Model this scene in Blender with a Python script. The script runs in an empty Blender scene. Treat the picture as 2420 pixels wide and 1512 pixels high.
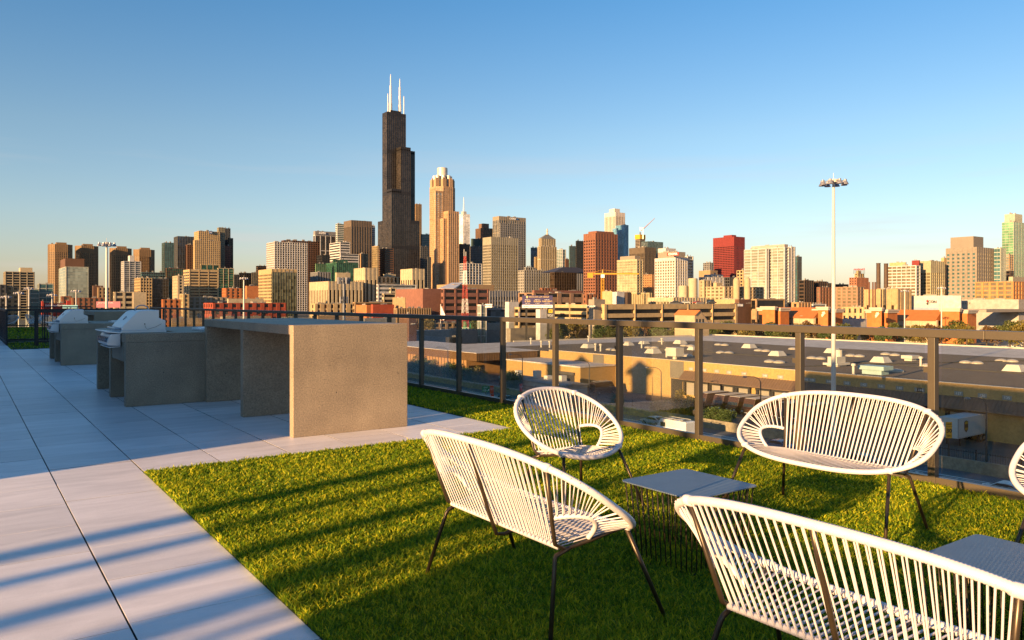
import bpy, bmesh, math, random
import numpy as np
from mathutils import Vector, Matrix
random.seed(7); RNG = np.random.default_rng(5)
sc = bpy.context.scene; COL = sc.collection
# ---------------------------------------------------------------- camera
F, CX, CY, HZ, H = 1835.0, 1209.5, 756.0, 713.0, 1.3     # photo laid out 2419 x 1512
AL = math.radians(35.32); SA, CA = math.sin(AL), math.cos(AL)
cam = bpy.data.cameras.new('camera'); camo = bpy.data.objects.new('camera', cam); COL.objects.link(camo)
cam.sensor_width = 36; cam.lens = 36*F/2419; cam.shift_y = -(CY-HZ)/2419
cam.clip_start = .05; cam.clip_end = 9000
camo.location = (0, 0, H); camo.rotation_euler = (math.pi/2, 0, -AL)
sc.camera = camo
# ---------------------------------------------------------------- sky and sun
SUN_EL, SUN_AZ = math.radians(10), math.radians(76.8)      # light travels towards this compass angle
w = bpy.data.worlds.new('World'); sc.world = w; w.use_nodes = True
nt = w.node_tree; bg = nt.nodes['Background']
sky = nt.nodes.new('ShaderNodeTexSky'); sky.sky_type = 'NISHITA'; sky.sun_disc = False
sky.sun_elevation = SUN_EL; sky.sun_rotation = SUN_AZ + math.pi
sky.altitude = 200; sky.air_density = 1.0; sky.dust_density = 0.6; sky.ozone_density = 2.5
tcw = nt.nodes.new('ShaderNodeTexCoord'); sxw = nt.nodes.new('ShaderNodeSeparateXYZ'); nt.links.new(tcw.outputs['Generated'], sxw.inputs[0])
rw = nt.nodes.new('ShaderNodeValToRGB'); nt.links.new(sxw.outputs[2], rw.inputs[0]); we = rw.color_ramp.elements     # warm city air low over the horizon, clean blue above
we[0].position = .0; we[0].color = (1.0,.80,.84,1); we[1].position = .36; we[1].color = (.58,.89,1.04,1)
k3_ = we.new(.2); k3_.color = (.97,.96,.94,1)
k_ = we.new(.10); k_.color = (1.04,.94,.94,1)
mw = nt.nodes.new('ShaderNodeMix'); mw.data_type = 'RGBA'; mw.blend_type = 'MULTIPLY'; mw.inputs[0].default_value = 1
nt.links.new(sky.outputs[0], mw.inputs[6]); nt.links.new(rw.outputs[0], mw.inputs[7]); mpw = nt.nodes.new('ShaderNodeMapping'); mpw.inputs['Scale'].default_value = (1.6,1.6,22); mpw.inputs['Rotation'].default_value = (.05,.03,0); nt.links.new(tcw.outputs['Generated'], mpw.inputs[0])
nw = nt.nodes.new('ShaderNodeTexNoise'); nw.inputs['Scale'].default_value = 1.7; nw.inputs['Detail'].default_value = 5; nt.links.new(mpw.outputs[0], nw.inputs['Vector'])
cw = nt.nodes.new('ShaderNodeMapRange'); cw.inputs[1].default_value = .5; cw.inputs[2].default_value = .75; nt.links.new(nw.outputs[0], cw.inputs[0])
bw_ = nt.nodes.new('ShaderNodeValToRGB'); nt.links.new(sxw.outputs[2], bw_.inputs[0]); be = bw_.color_ramp.elements; be[0].color = (.5,.5,.5,1); be[1].position = .22; be[1].color = (0,0,0,1); b2 = be.new(.07); b2.color = (1,1,1,1)
cm = nt.nodes.new('ShaderNodeMath'); cm.operation = 'MULTIPLY'; nt.links.new(cw.outputs[0], cm.inputs[0]); nt.links.new(bw_.outputs[0], cm.inputs[1])
cm2 = nt.nodes.new('ShaderNodeMath'); cm2.operation = 'MULTIPLY'; cm2.inputs[1].default_value = .5; nt.links.new(cm.outputs[0], cm2.inputs[0])
mc = nt.nodes.new('ShaderNodeMix'); mc.data_type = 'RGBA'; nt.links.new(cm2.outputs[0], mc.inputs[0]); nt.links.new(mw.outputs[2], mc.inputs[6]); mc.inputs[7].default_value = (3.6,3.3,3.2,1)
nt.links.new(mc.outputs[2], bg.inputs[0]); bg.inputs[1].default_value = .070
sun = bpy.data.lights.new('sun', 'SUN'); suno = bpy.data.objects.new('sun', sun); COL.objects.link(suno)
sun.energy = 5; sun.angle = math.radians(.6); sun.color = (1, .60, .26)
sd = Vector((math.sin(SUN_AZ)*math.cos(SUN_EL), math.cos(SUN_AZ)*math.cos(SUN_EL), -math.sin(SUN_EL)))
suno.rotation_euler = sd.to_track_quat('-Z', 'Y').to_euler()
sc.view_settings.view_transform = 'Standard'; sc.view_settings.look = 'None'
sc.view_settings.gamma = 1; sc.view_settings.exposure = 1.54
# ---------------------------------------------------------------- helpers
def pd(x, D):                 # photo column and distance -> east, north
    X = (x-CX)/F*D; return (X*CA+D*SA, -X*SA+D*CA)
def gp(x, y, z):              # photo point on the level z -> east, north
    return pd(x, (H-z)*F/(y-HZ))
def zat(y, D): return H-(y-HZ)*D/F
GZ = -19.2
MATS = {}
def new_mat(name):
    m = bpy.data.materials.new(name); m.use_nodes = True
    return m, m.node_tree, m.node_tree.nodes['Principled BSDF']
def N(nt, t, **k):
    n = nt.nodes.new(t)
    for a, b in k.items():
        if a.startswith('i_'): n.inputs[a[2:].replace('_', ' ')].default_value = b
        else: setattr(n, a, b)
    return n
def mat(col, rough=.75, var=.12, scale=.5, metal=0., bump=0., name=None, spec=.5, fine=0):
    key = (tuple(col), rough, var, scale, metal, bump, spec, fine)
    if key in MATS: return MATS[key]
    m, t, p = new_mat(name or 'paint')
    p.inputs['Roughness'].default_value = rough; p.inputs['Metallic'].default_value = metal
    p.inputs['Specular IOR Level'].default_value = spec
    tc = N(t, 'ShaderNodeTexCoord')
    no = N(t, 'ShaderNodeTexNoise', i_Scale=scale, i_Detail=5., i_Roughness=.65)
    t.links.new(tc.outputs['Object'], no.inputs['Vector'])
    mr = N(t, 'ShaderNodeMapRange'); mr.inputs[1].default_value = .3; mr.inputs[2].default_value = .7
    mr.inputs[3].default_value = 1-var; mr.inputs[4].default_value = 1+var
    t.links.new(no.outputs[0], mr.inputs[0])
    fac = mr.outputs[0]
    if fine:
        n2 = N(t, 'ShaderNodeTexNoise', i_Scale=scale*fine, i_Detail=3., i_Roughness=.7)
        t.links.new(tc.outputs['Object'], n2.inputs['Vector'])
        m2 = N(t, 'ShaderNodeMapRange'); m2.inputs[1].default_value = .35; m2.inputs[2].default_value = .65
        m2.inputs[3].default_value = 1-var*1.3; m2.inputs[4].default_value = 1+var*1.3
        t.links.new(n2.outputs[0], m2.inputs[0])
        mm = N(t, 'ShaderNodeMath', operation='MULTIPLY'); t.links.new(fac, mm.inputs[0]); t.links.new(m2.outputs[0], mm.inputs[1]); fac = mm.outputs[0]
    vm = N(t, 'ShaderNodeVectorMath', operation='SCALE'); vm.inputs[0].default_value = col[:3]
    t.links.new(fac, vm.inputs['Scale']); t.links.new(vm.outputs[0], p.inputs['Base Color'])
    if bump:
        b = N(t, 'ShaderNodeBump', i_Strength=.6, i_Distance=bump)
        t.links.new((n2 if fine else no).outputs[0], b.inputs['Height']); t.links.new(b.outputs[0], p.inputs['Normal'])
    MATS[key] = m; return m
def glassmat(col, rough=.16, cell=(3.2, 3.2, 3.6), var=.6, metal=.0, spec=.5):
    key = ('g', tuple(col), rough, cell, var, metal, spec)
    if key in MATS: return MATS[key]
    m, t, p = new_mat('window_glass')
    tc = N(t, 'ShaderNodeTexCoord'); dv = N(t, 'ShaderNodeVectorMath', operation='DIVIDE'); dv.inputs[1].default_value = cell
    t.links.new(tc.outputs['Object'], dv.inputs[0])
    ad = N(t, 'ShaderNodeVectorMath', operation='ADD'); ad.inputs[1].default_value = (.5, .5, .03); t.links.new(dv.outputs[0], ad.inputs[0])
    fl = N(t, 'ShaderNodeVectorMath', operation='FLOOR'); t.links.new(ad.outputs[0], fl.inputs[0])
    wn = N(t, 'ShaderNodeTexWhiteNoise'); t.links.new(fl.outputs[0], wn.inputs['Vector'])
    no = N(t, 'ShaderNodeTexNoise', i_Scale=.03, i_Detail=3.); t.links.new(tc.outputs['Object'], no.inputs['Vector'])
    mr = N(t, 'ShaderNodeMapRange'); mr.inputs[3].default_value = 1-var; mr.inputs[4].default_value = 1+var*1.3
    t.links.new(wn.outputs['Value'], mr.inputs[0])
    mm = N(t, 'ShaderNodeMath', operation='MULTIPLY'); t.links.new(mr.outputs[0], mm.inputs[0])
    m3 = N(t, 'ShaderNodeMapRange'); m3.inputs[1].default_value = .3; m3.inputs[2].default_value = .7; m3.inputs[3].default_value = .7; m3.inputs[4].default_value = 1.3
    t.links.new(no.outputs[0], m3.inputs[0]); t.links.new(m3.outputs[0], mm.inputs[1])
    vm = N(t, 'ShaderNodeVectorMath', operation='SCALE'); vm.inputs[0].default_value = col
    t.links.new(mm.outputs[0], vm.inputs['Scale']); t.links.new(vm.outputs[0], p.inputs['Base Color'])
    p.inputs['Roughness'].default_value = rough; p.inputs['Metallic'].default_value = metal
    p.inputs['Specular IOR Level'].default_value = spec
    MATS[key] = m; return m
class MB:
    def __init__(s): s.v = []; s.f = []; s.m = []; s.cur = 0
    def add(s, vs, fs):
        o = len(s.v); s.v += [tuple(v) for v in vs]
        for f in fs: s.f.append(tuple(i+o for i in f)); s.m.append(s.cur)
        return s
    def box(s, x0, x1, y0, y1, z0, z1):
        return s.add([(x0,y0,z0),(x1,y0,z0),(x1,y1,z0),(x0,y1,z0),(x0,y0,z1),(x1,y0,z1),(x1,y1,z1),(x0,y1,z1)],
              [(3,2,1,0),(4,5,6,7),(0,1,5,4),(1,2,6,5),(2,3,7,6),(3,0,4,7)])
    def obox(s, o, d, a0, a1, b0, b1, z0, z1):     # along d from a0 to a1, outward (right of d) from b0 to b1
        nx, ny = d[1], -d[0]
        P = lambda a, b, z: (o[0]+d[0]*a+nx*b, o[1]+d[1]*a+ny*b, z)
        return s.add([P(a0,b1,z0),P(a1,b1,z0),P(a1,b0,z0),P(a0,b0,z0),P(a0,b1,z1),P(a1,b1,z1),P(a1,b0,z1),P(a0,b0,z1)],
              [(3,2,1,0),(4,5,6,7),(0,1,5,4),(1,2,6,5),(2,3,7,6),(3,0,4,7)])
    def prism(s, poly, z0, z1, top=1.0):
        n = len(poly); cx = sum(p[0] for p in poly)/n; cy = sum(p[1] for p in poly)/n
        vs = [(p[0],p[1],z0) for p in poly]+[(cx+(p[0]-cx)*top, cy+(p[1]-cy)*top, z1) for p in poly]
        return s.add(vs, [tuple(reversed(range(n))), tuple(range(n,2*n))]+[(i,(i+1)%n,n+(i+1)%n,n+i) for i in range(n)])
    def extr(s, prof, axis, a0, a1, off=(0,0,0)):   # profile (u, z) swept along axis 'x' or 'y'
        n = len(prof); vs = []
        for a in (a0, a1):
            for u, z in prof: vs.append((a+off[0], u+off[1], z+off[2]) if axis == 'x' else (u+off[0], a+off[1], z+off[2]))
        return s.add(vs, [tuple(reversed(range(n))), tuple(range(n,2*n))]+[(i,(i+1)%n,n+(i+1)%n,n+i) for i in range(n)])
    def tube(s, pts, r, n=8, closed=False, caps=True):
        pts = [Vector(p) for p in pts]; L = len(pts); up = Vector((0,0,1)); rings = []
        prev = None
        for i, p in enumerate(pts):
            a = pts[i-1] if (i or closed) else p; b = pts[(i+1) % L] if (i < L-1 or closed) else p
            t = (b-a).normalized()
            if prev is None: x = t.cross(up if abs(t.z) < .95 else Vector((1,0,0))).normalized()
            else: x = (prev-t*prev.dot(t)).normalized()
            prev = x; y = t.cross(x); rr = r(i) if callable(r) else (r[i] if isinstance(r, (list,tuple)) else r)
            rings.append([p+(x*math.cos(2*math.pi*k/n)+y*math.sin(2*math.pi*k/n))*rr for k in range(n)])
        vs = [v for g in rings for v in g]; fs = []
        for i in range(L if closed else L-1):
            for k in range(n):
                j = (i+1) % L; fs.append((i*n+k, i*n+(k+1)%n, j*n+(k+1)%n, j*n+k))
        if caps and not closed: fs += [tuple(reversed(range(n))), tuple(range((L-1)*n, L*n))]
        return s.add(vs, fs)
    def cyl(s, x, y, z0, z1, r, n=12, r2=None):
        r2 = r if r2 is None else r2
        c = [(math.cos(2*math.pi*k/n), math.sin(2*math.pi*k/n)) for k in range(n)]
        return s.add([(x+a*r,y+b*r,z0) for a,b in c]+[(x+a*r2,y+b*r2,z1) for a,b in c],
            [tuple(reversed(range(n))), tuple(range(n,2*n))]+[(i,(i+1)%n,n+(i+1)%n,n+i) for i in range(n)])
    def lathe(s, x, y, prof, n=14):
        vs = []; fs = []
        for r, z in prof: vs += [(x+r*math.cos(2*math.pi*k/n), y+r*math.sin(2*math.pi*k/n), z) for k in range(n)]
        for i in range(len(prof)-1):
            for k in range(n): fs.append((i*n+k, i*n+(k+1)%n, (i+1)*n+(k+1)%n, (i+1)*n+k))
        fs += [tuple(reversed(range(n))), tuple(range((len(prof)-1)*n, len(prof)*n))]
        return s.add(vs, fs)
    def build(s, name, m, parent=None, smooth=False, bevel=0, loc=None):
        me = bpy.data.meshes.new(name); me.from_pydata(s.v, [], s.f)
        for mm in (m if isinstance(m, (list,tuple)) else [m]): me.materials.append(mm)
        if isinstance(m, (list,tuple)): me.polygons.foreach_set('material_index', s.m)
        if smooth: me.polygons.foreach_set('use_smooth', [True]*len(s.f))
        o = bpy.data.objects.new(name, me); COL.objects.link(o)
        if parent: o.parent = parent
        if loc: o.location = loc
        if bevel:
            b = o.modifiers.new('bevel', 'BEVEL'); b.width = bevel; b.segments = 2; b.limit_method = 'ANGLE'
        return o
def tag(o, label=None, cat=None, group=None, kind=None):
    if label: o['label'] = label
    if cat: o['category'] = cat
    if group: o['group'] = group
    if kind: o['kind'] = kind
    return o
def thing(name, label, cat, loc=(0,0,0), rz=0, group=None):
    o = bpy.data.objects.new(name, None); COL.objects.link(o); o.empty_display_size = .2
    o.location = loc; o.rotation_euler = (0,0,rz); return tag(o, label, cat, group)
def copy_tree(o, parent=None):
    c = o.copy(); COL.objects.link(c); c.parent = parent
    for ch in list(o.children): copy_tree(ch, c)
    return c
def place(o, loc, rz=0, label=None, scale=None):
    o.location = loc; o.rotation_euler = (0,0,rz)
    if label: o['label'] = label
    if scale: o.scale = (scale,)*3 if not isinstance(scale, tuple) else scale
    return o
def text(parent, s, loc, size, m, face='s', name='lettering', align='CENTER', depth=.02, bold=0, sx=1):
    c = bpy.data.curves.new(name, 'FONT'); c.body = s; c.size = size; c.align_x = align; c.align_y = 'CENTER'
    c.extrude = depth; c.offset = bold*size; c.materials.append(m); c.resolution_u = 2
    o = bpy.data.objects.new(name, c); COL.objects.link(o); o.parent = parent; o.location = loc
    o.rotation_euler = (math.pi/2, 0, {'s':0, 'w':-math.pi/2, 'v':-AL, 'n':math.pi}[face] if isinstance(face, str) else face); o.scale = (sx,1,1)
    return o
# ---------------------------------------------------------------- setting: roof deck, ground, road
def struct(o): return tag(o, kind='structure')
def paver_mat():
    m, t, p = new_mat('porcelain_paver')
    tc = N(t, 'ShaderNodeTexCoord'); at = N(t, 'ShaderNodeAttribute', attribute_name='tint')
    mp = N(t, 'ShaderNodeMapping'); mp.inputs['Scale'].default_value = (.8, 3.2, 1)
    t.links.new(tc.outputs['Object'], mp.inputs['Vector'])
    n1 = N(t, 'ShaderNodeTexNoise', i_Scale=2.2, i_Detail=7., i_Roughness=.62, i_Distortion=.6)
    t.links.new(mp.outputs[0], n1.inputs['Vector'])
    n2 = N(t, 'ShaderNodeTexNoise', i_Scale=240., i_Detail=2.); t.links.new(tc.outputs['Object'], n2.inputs['Vector'])
    r = N(t, 'ShaderNodeMapRange'); r.inputs[1].default_value=.3; r.inputs[2].default_value=.72; r.inputs[3].default_value=.84; r.inputs[4].default_value=1.12
    t.links.new(n1.outputs[0], r.inputs[0])
    r2 = N(t, 'ShaderNodeMapRange'); r2.inputs[1].default_value=.3; r2.inputs[2].default_value=.7; r2.inputs[3].default_value=.9; r2.inputs[4].default_value=1.1
    t.links.new(n2.outputs[0], r2.inputs[0])
    a = N(t, 'ShaderNodeMath', operation='MULTIPLY'); t.links.new(r.outputs[0], a.inputs[0]); t.links.new(r2.outputs[0], a.inputs[1])
    b = N(t, 'ShaderNodeMath', operation='MULTIPLY'); t.links.new(a.outputs[0], b.inputs[0]); t.links.new(at.outputs['Fac'], b.inputs[1])
    vm = N(t, 'ShaderNodeVectorMath', operation='SCALE'); vm.inputs[0].default_value = (.80,.76,.765)
    t.links.new(b.outputs[0], vm.inputs['Scale']); t.links.new(vm.outputs[0], p.inputs['Base Color'])
    p.inputs['Roughness'].default_value = .42
    bu = N(t, 'ShaderNodeBump', i_Strength=.15, i_Distance=.002); t.links.new(n2.outputs[0], bu.inputs['Height']); t.links.new(bu.outputs[0], p.inputs['Normal'])
    return m
T = .585
def pavers():
    mb = MB(); tint = []
    g = .0036
    for i in range(-9, 9):
        e0 = .55+i*T; e1 = e0+T
        off = -.05 if i % 2 else .0
        for j in range(-6, 60):
            n0 = 4.63-3*T+(j)*T+off; n1 = n0+T
            if e0 > 4.5: continue
            if e1 > 1.2 and n0 < 6.42-T*.9: continue
            if e0 > 1.1 and n0 > 25: continue
            a0, a1, b0, b1 = e0+g, min(e1, 4.62)-g, n0+.0016, n1-.0016
            if e1 > 1.2 and b0 < 6.42: b0 = 6.42
            dz = RNG.normal(0, .0006); bv = .0008
            o = len(mb.v)
            mb.add([(a0,b0,-.02),(a1,b0,-.02),(a1,b1,-.02),(a0,b1,-.02),(a0,b0,dz-bv),(a1,b0,dz-bv),(a1,b1,dz-bv),(a0,b1,dz-bv),
                    (a0+bv,b0+bv,dz),(a1-bv,b0+bv,dz),(a1-bv,b1-bv,dz),(a0+bv,b1-bv,dz)],
                   [(0,1,5,4),(1,2,6,5),(2,3,7,6),(3,0,4,7),(4,5,9,8),(5,6,10,9),(6,7,11,10),(7,4,8,11),(8,9,10,11)])
            tint += [float(RNG.uniform(.89, 1.06))]*12
    mb.m = [1 if i % 9 < 4 else 0 for i in range(len(mb.f))]
    o = mb.build('pavement', [paver_mat(), mat((.05,.048,.046), .95, .2, 4)]); at = o.data.attributes.new('tint', 'FLOAT', 'POINT'); at.data.foreach_set('value', tint)
    return struct(o)
pavers()
dark = mat((.02,.02,.022), .9, .1, 3)
EDGE = 5.92
struct(MB().box(-12, 1.05, -14, 48, -.6, -.021).box(1.05, EDGE-.26, -14, 29.6, -.6, -.0211).build('roof_deck', dark))
white_coping = mat((.62,.66,.7), .5, .06, 2)
struct(MB().box(EDGE-.26, EDGE+.06, -14, 48, -.25, -.03).build('roof_edge', white_coping))
struct(MB().box(-12, EDGE, -14, 48, GZ, -.62).build('building_below_deck', mat((.3,.28,.26), .8)))
struct(MB().box(1.15, EDGE-.26, 30.3, 48, -.3, -.02).box(-3, 1.149, 30.3, 48, -.3, -.021).build('far_roof_deck', mat((.3,.3,.3),.8)))
# ground as one sheet
def ground_mat():
    m, t, p = new_mat('city_ground')
    tc = N(t, 'ShaderNodeTexCoord')
    n1 = N(t, 'ShaderNodeTexNoise', i_Scale=.006, i_Detail=8., i_Roughness=.7); t.links.new(tc.outputs['Object'], n1.inputs['Vector'])
    n2 = N(t, 'ShaderNodeTexNoise', i_Scale=.15, i_Detail=6.); t.links.new(tc.outputs['Object'], n2.inputs['Vector'])
    cr = N(t, 'ShaderNodeValToRGB'); e = cr.color_ramp.elements
    e[0].position=.35; e[0].color=(.07,.068,.066,1); e[1].position=.65; e[1].color=(.15,.12,.09,1)
    t.links.new(n1.outputs[0], cr.inputs[0])
    r = N(t, 'ShaderNodeMapRange'); r.inputs[1].default_value=.3; r.inputs[2].default_value=.7; r.inputs[3].default_value=.7; r.inputs[4].default_value=1.3
    t.links.new(n2.outputs[0], r.inputs[0])
    vm = N(t, 'ShaderNodeVectorMath', operation='SCALE'); t.links.new(cr.outputs[0], vm.inputs[0]); t.links.new(r.outputs[0], vm.inputs['Scale'])
    t.links.new(vm.outputs[0], p.inputs['Base Color']); p.inputs['Roughness'].default_value=.9
    return m
struct(MB().add([(-6000,-3000,GZ),(9000,-3000,GZ),(9000,9000,GZ),(-6000,9000,GZ)], [(0,1,2,3)]).build('ground', ground_mat()))
asph = mat((.10,.115,.135), .75, .18, .4, fine=12)
struct(MB().add([(40,-200,GZ+.04),(98.6,-200,GZ+.04),(98.6,420,GZ+.04),(40,420,GZ+.04)], [(0,1,2,3)]).build('road', asph))
mk = MB()
for e in (94.6, 58.0):
    mk.add([(e,-100,GZ+.05),(e+.25,-100,GZ+.05),(e+.25,400,GZ+.05),(e,400,GZ+.05)], [(0,1,2,3)])
for e in (91, 87.3, 83.6, 79.9, 76):
    for k in range(40):
        a = -100+k*12; mk.add([(e,a,GZ+.05),(e+.15,a,GZ+.05),(e+.15,a+3,GZ+.05),(e,a+3,GZ+.05)], [(0,1,2,3)])
struct(mk.build('road_markings', mat((.7,.7,.68), .6)))
# ---------------------------------------------------------------- lawn
def grass_mat():
    m, t, p = new_mat('turf_blade')
    at = N(t, 'ShaderNodeAttribute', attribute_name='tint'); cr = N(t, 'ShaderNodeValToRGB'); e = cr.color_ramp.elements
    e[0].position=0; e[0].color=(.07,.15,.014,1); e[1].position=1; e[1].color=(.70,.63,.03,1)
    k = e.new(.55); k.color=(.215,.33,.012,1)
    t.links.new(at.outputs['Fac'], cr.inputs[0]); t.links.new(cr.outputs[0], p.inputs['Base Color'])
    p.inputs['Roughness'].default_value=.45; p.inputs['Specular IOR Level'].default_value=.15
    tr = N(t, 'ShaderNodeBsdfTranslucent'); t.links.new(cr.outputs[0], tr.inputs[0])
    mx = N(t, 'ShaderNodeMixShader', i_Fac=.42); t.links.new(p.outputs[0], mx.inputs[1]); t.links.new(tr.outputs[0], mx.inputs[2])
    t.links.new(mx.outputs[0], t.nodes['Material Output'].inputs[0]); return m
GM = grass_mat()
SOIL = mat((.02,.035,.008), .95, .3, 30, name='turf_backing')
def lawn(name, label, x0, x1, y0, y1, dens, h=.034, wd=.0026, cut=None, dz=0.):
    n = int((x1-x0)*(y1-y0)*dens)
    x = RNG.uniform(x0, x1, n); y = RNG.uniform(y0, y1, n)
    d = np.hypot(x, y)
    keep = RNG.uniform(0, 1, n) < np.clip((3.2/np.maximum(d, .1))**1.15, .12, 1)
    # only what the camera and its neighbourhood can see
    cx = x*CA-y*SA; cy = x*SA+y*CA
    keep &= (cy > .8) & (np.abs(cx) < cy*.72+1.0)
    if cut is not None: keep &= cut(x, y)
    x, y, d = x[keep], y[keep], d[keep]; n = len(x)
    sc_ = np.clip(d/3.2, 1, 3.2)**.75
    a = RNG.uniform(0, 2*np.pi, n); hh = h*RNG.uniform(.55, 1.25, n); ww = wd*RNG.uniform(.7, 1.3, n)*sc_
    clump = .6*np.sin(x*23+np.sin(y*17)*2)*np.sin(y*21+np.sin(x*13)*2)+.6*np.sin(x*61+3*np.sin(y*37))*np.sin(y*57+3*np.sin(x*41)); big = np.sin(x*3.1+1.7*np.sin(y*2.3))*np.sin(y*2.7+1.9*np.sin(x*1.9))
    hh *= 1+.26*clump+.10*big
    lean = RNG.uniform(.1, 1.05, n)*hh; la = RNG.uniform(0, 2*np.pi, n)
    lx, ly = np.cos(la)*lean, np.sin(la)*lean
    wx, wy = np.cos(a)*ww, np.sin(a)*ww
    z0 = np.full(n, dz)
    V = np.empty((n, 5, 3), np.float32)
    V[:,0] = np.stack([x-wx, y-wy, z0], 1); V[:,1] = np.stack([x+wx, y+wy, z0], 1)
    V[:,2] = np.stack([x+wx*.85+lx*.35, y+wy*.85+ly*.35, z0+hh*.6], 1); V[:,3] = np.stack([x-wx*.85+lx*.35, y-wy*.85+ly*.35, z0+hh*.6], 1)
    V[:,4] = np.stack([x+lx, y+ly, z0+hh*RNG.uniform(.8,1,n)], 1)
    me = bpy.data.meshes.new(name); me.vertices.add(n*5); me.vertices.foreach_set('co', V.ravel())
    base = (np.arange(n)*5)[:,None]
    loops = np.concatenate([base+np.array([0,1,2,3]), base+np.array([3,2,4])], 1).ravel().astype(np.int32)
    me.loops.add(n*7); me.loops.foreach_set('vertex_index', loops)
    ls = np.stack([np.arange(n)*7, np.arange(n)*7+4], 1).ravel().astype(np.int32)
    me.polygons.add(n*2); me.polygons.foreach_set('loop_start', ls)
    me.polygons.foreach_set('loop_total', np.tile([4,3], n).astype(np.int32))
    me.update(calc_edges=True)
    t = np.clip(RNG.normal(.38, .26, n)+.14*clump+.09*big, 0, 1)
    glint = RNG.uniform(0,1,n) < .15; t[glint] = RNG.uniform(.8, 1, glint.sum())  # some blades coloured bright yellow as sun glints on the turf
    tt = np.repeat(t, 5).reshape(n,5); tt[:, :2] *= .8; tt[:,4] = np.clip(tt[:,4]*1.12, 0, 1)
    at = me.attributes.new('tint', 'FLOAT', 'POINT'); at.data.foreach_set('value', tt.ravel().astype(np.float32))
    me.materials.append(GM); o = bpy.data.objects.new(name, me); COL.objects.link(o)
    return tag(o, label, 'artificial turf', kind='stuff')
lawn('lawn', 'artificial grass lawn under the white woven seats', 1.13, 5.6, .3, 6.42, 30000)
lawn('lawn', 'narrow strip of artificial grass along the glass railing', 4.62, 5.6, 6.42, 25.2, 16000)
lawn('lawn', 'shaded far patch of artificial grass before the cross railing', 1.1, 5.5, 25.2, 29.2, 1500, h=.05, wd=.004)
lawn('lawn', 'far artificial grass under the distant white chairs', 1.2, 5.6, 31, 46, 1200, h=.06, wd=.005)
struct(MB().box(1.13, 5.64, -6, 6.42, -.02, .004).box(4.62, 5.64, 6.42, 25.2, -.02, .0041).box(1.1, 5.64, 25.2, 29.3, -.02, .0042)
   .box(1.2, 5.64, 30.4, 47, -.019, .0043).build('turf_base', SOIL))
# ---------------------------------------------------------------- glass railing along the roof edge
rail_m = mat((.085,.070,.050), .38, .06, 8, metal=.25, bump=.0004, fine=30, name='bronze_paint')
def pane_mat():
    m, t, p = new_mat('railing_glass')
    tr = N(t, 'ShaderNodeBsdfTransparent'); tr.inputs[0].default_value = (.93,.95,.93,1)
    gl = N(t, 'ShaderNodeBsdfGlossy', i_Roughness=.0); gl.inputs[0].default_value = (.95,.95,.95,1)
    df = N(t, 'ShaderNodeBsdfDiffuse'); df.inputs[0].default_value = (.5,.42,.34,1)
    no = N(t, 'ShaderNodeTexNoise', i_Scale=3., i_Detail=8., i_Roughness=.75); tc = N(t, 'ShaderNodeTexCoord'); t.links.new(tc.outputs['Object'], no.inputs['Vector'])
    mr = N(t, 'ShaderNodeMapRange'); mr.inputs[1].default_value=.45; mr.inputs[2].default_value=.8; mr.inputs[3].default_value=.002; mr.inputs[4].default_value=.013
    t.links.new(no.outputs[0], mr.inputs[0])
    m1 = N(t, 'ShaderNodeMixShader'); t.links.new(mr.outputs[0], m1.inputs[0]); t.links.new(tr.outputs[0], m1.inputs[1]); t.links.new(df.outputs[0], m1.inputs[2])
    fr = N(t, 'ShaderNodeFresnel', i_IOR=1.45); ml = N(t, 'ShaderNodeMath', operation='MULTIPLY'); ml.inputs[1].default_value = .24
    t.links.new(fr.outputs[0], ml.inputs[0])
    m2 = N(t, 'ShaderNodeMixShader'); t.links.new(ml.outputs[0], m2.inputs[0]); t.links.new(m1.outputs[0], m2.inputs[1]); t.links.new(gl.outputs[0], m2.inputs[2])
    t.links.new(m2.outputs[0], t.nodes['Material Output'].inputs[0]); return m
PANE = pane_mat()
FE = 5.58; SP = 1.066
fence = thing('glass_railing', 'long bronze railing with clear glass panels along the roof edge', 'railing', (FE, 0, 0))
n0, n1 = 2.75-3*SP, 2.75+26*SP
m = MB(); 
for k in range(-3, 26, 3):
    m.box(-.03, .05, 2.75+k*SP-.35, min(2.75+(k+3)*SP-.353, n1), 1.05, 1.108)
m.build('top_rail', rail_m, fence, bevel=.003)
m = MB()
post = pane = None
for k in range(-3, 27):
    y = 2.75+k*SP
    if post is None:
        mb = MB().box(-.025, .035, -.025, .025, -.01, 1.05).box(-.05, .06, -.05, .05, -.012, .012)
        for dy in (-.035, .035):
            mb.cyl(-.035, dy, .012, .02, .006, 6)
        post = mb.build('post', rail_m, fence, bevel=.002); post.location = (0, y, 0)
        pane = MB().box(.0, .008, .06, SP-.06, .085, 1.035).build('glass_panel', PANE, fence); pane.location = (0, y, 0)
        r_ = MB().box(-.02, .03, .0255, SP-.0255, .014, .072).build('bottom_rail', rail_m, fence, bevel=.002); r_.location = (0, y, 0)
        clip = MB().box(-.008, .018, .0255, .062, .25, .29).build('clamp', rail_m, fence); clip.location = (0, y, 0)
        clip2 = clip.copy(); COL.objects.link(clip2); clip2.location = (0, y, .55)
    else:
        for s_ in ((post, pane, r_, clip, clip2) if k < 26 else (post,)):
            c = s_.copy(); COL.objects.link(c); c.location = (0, y, s_.location.z)
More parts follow.
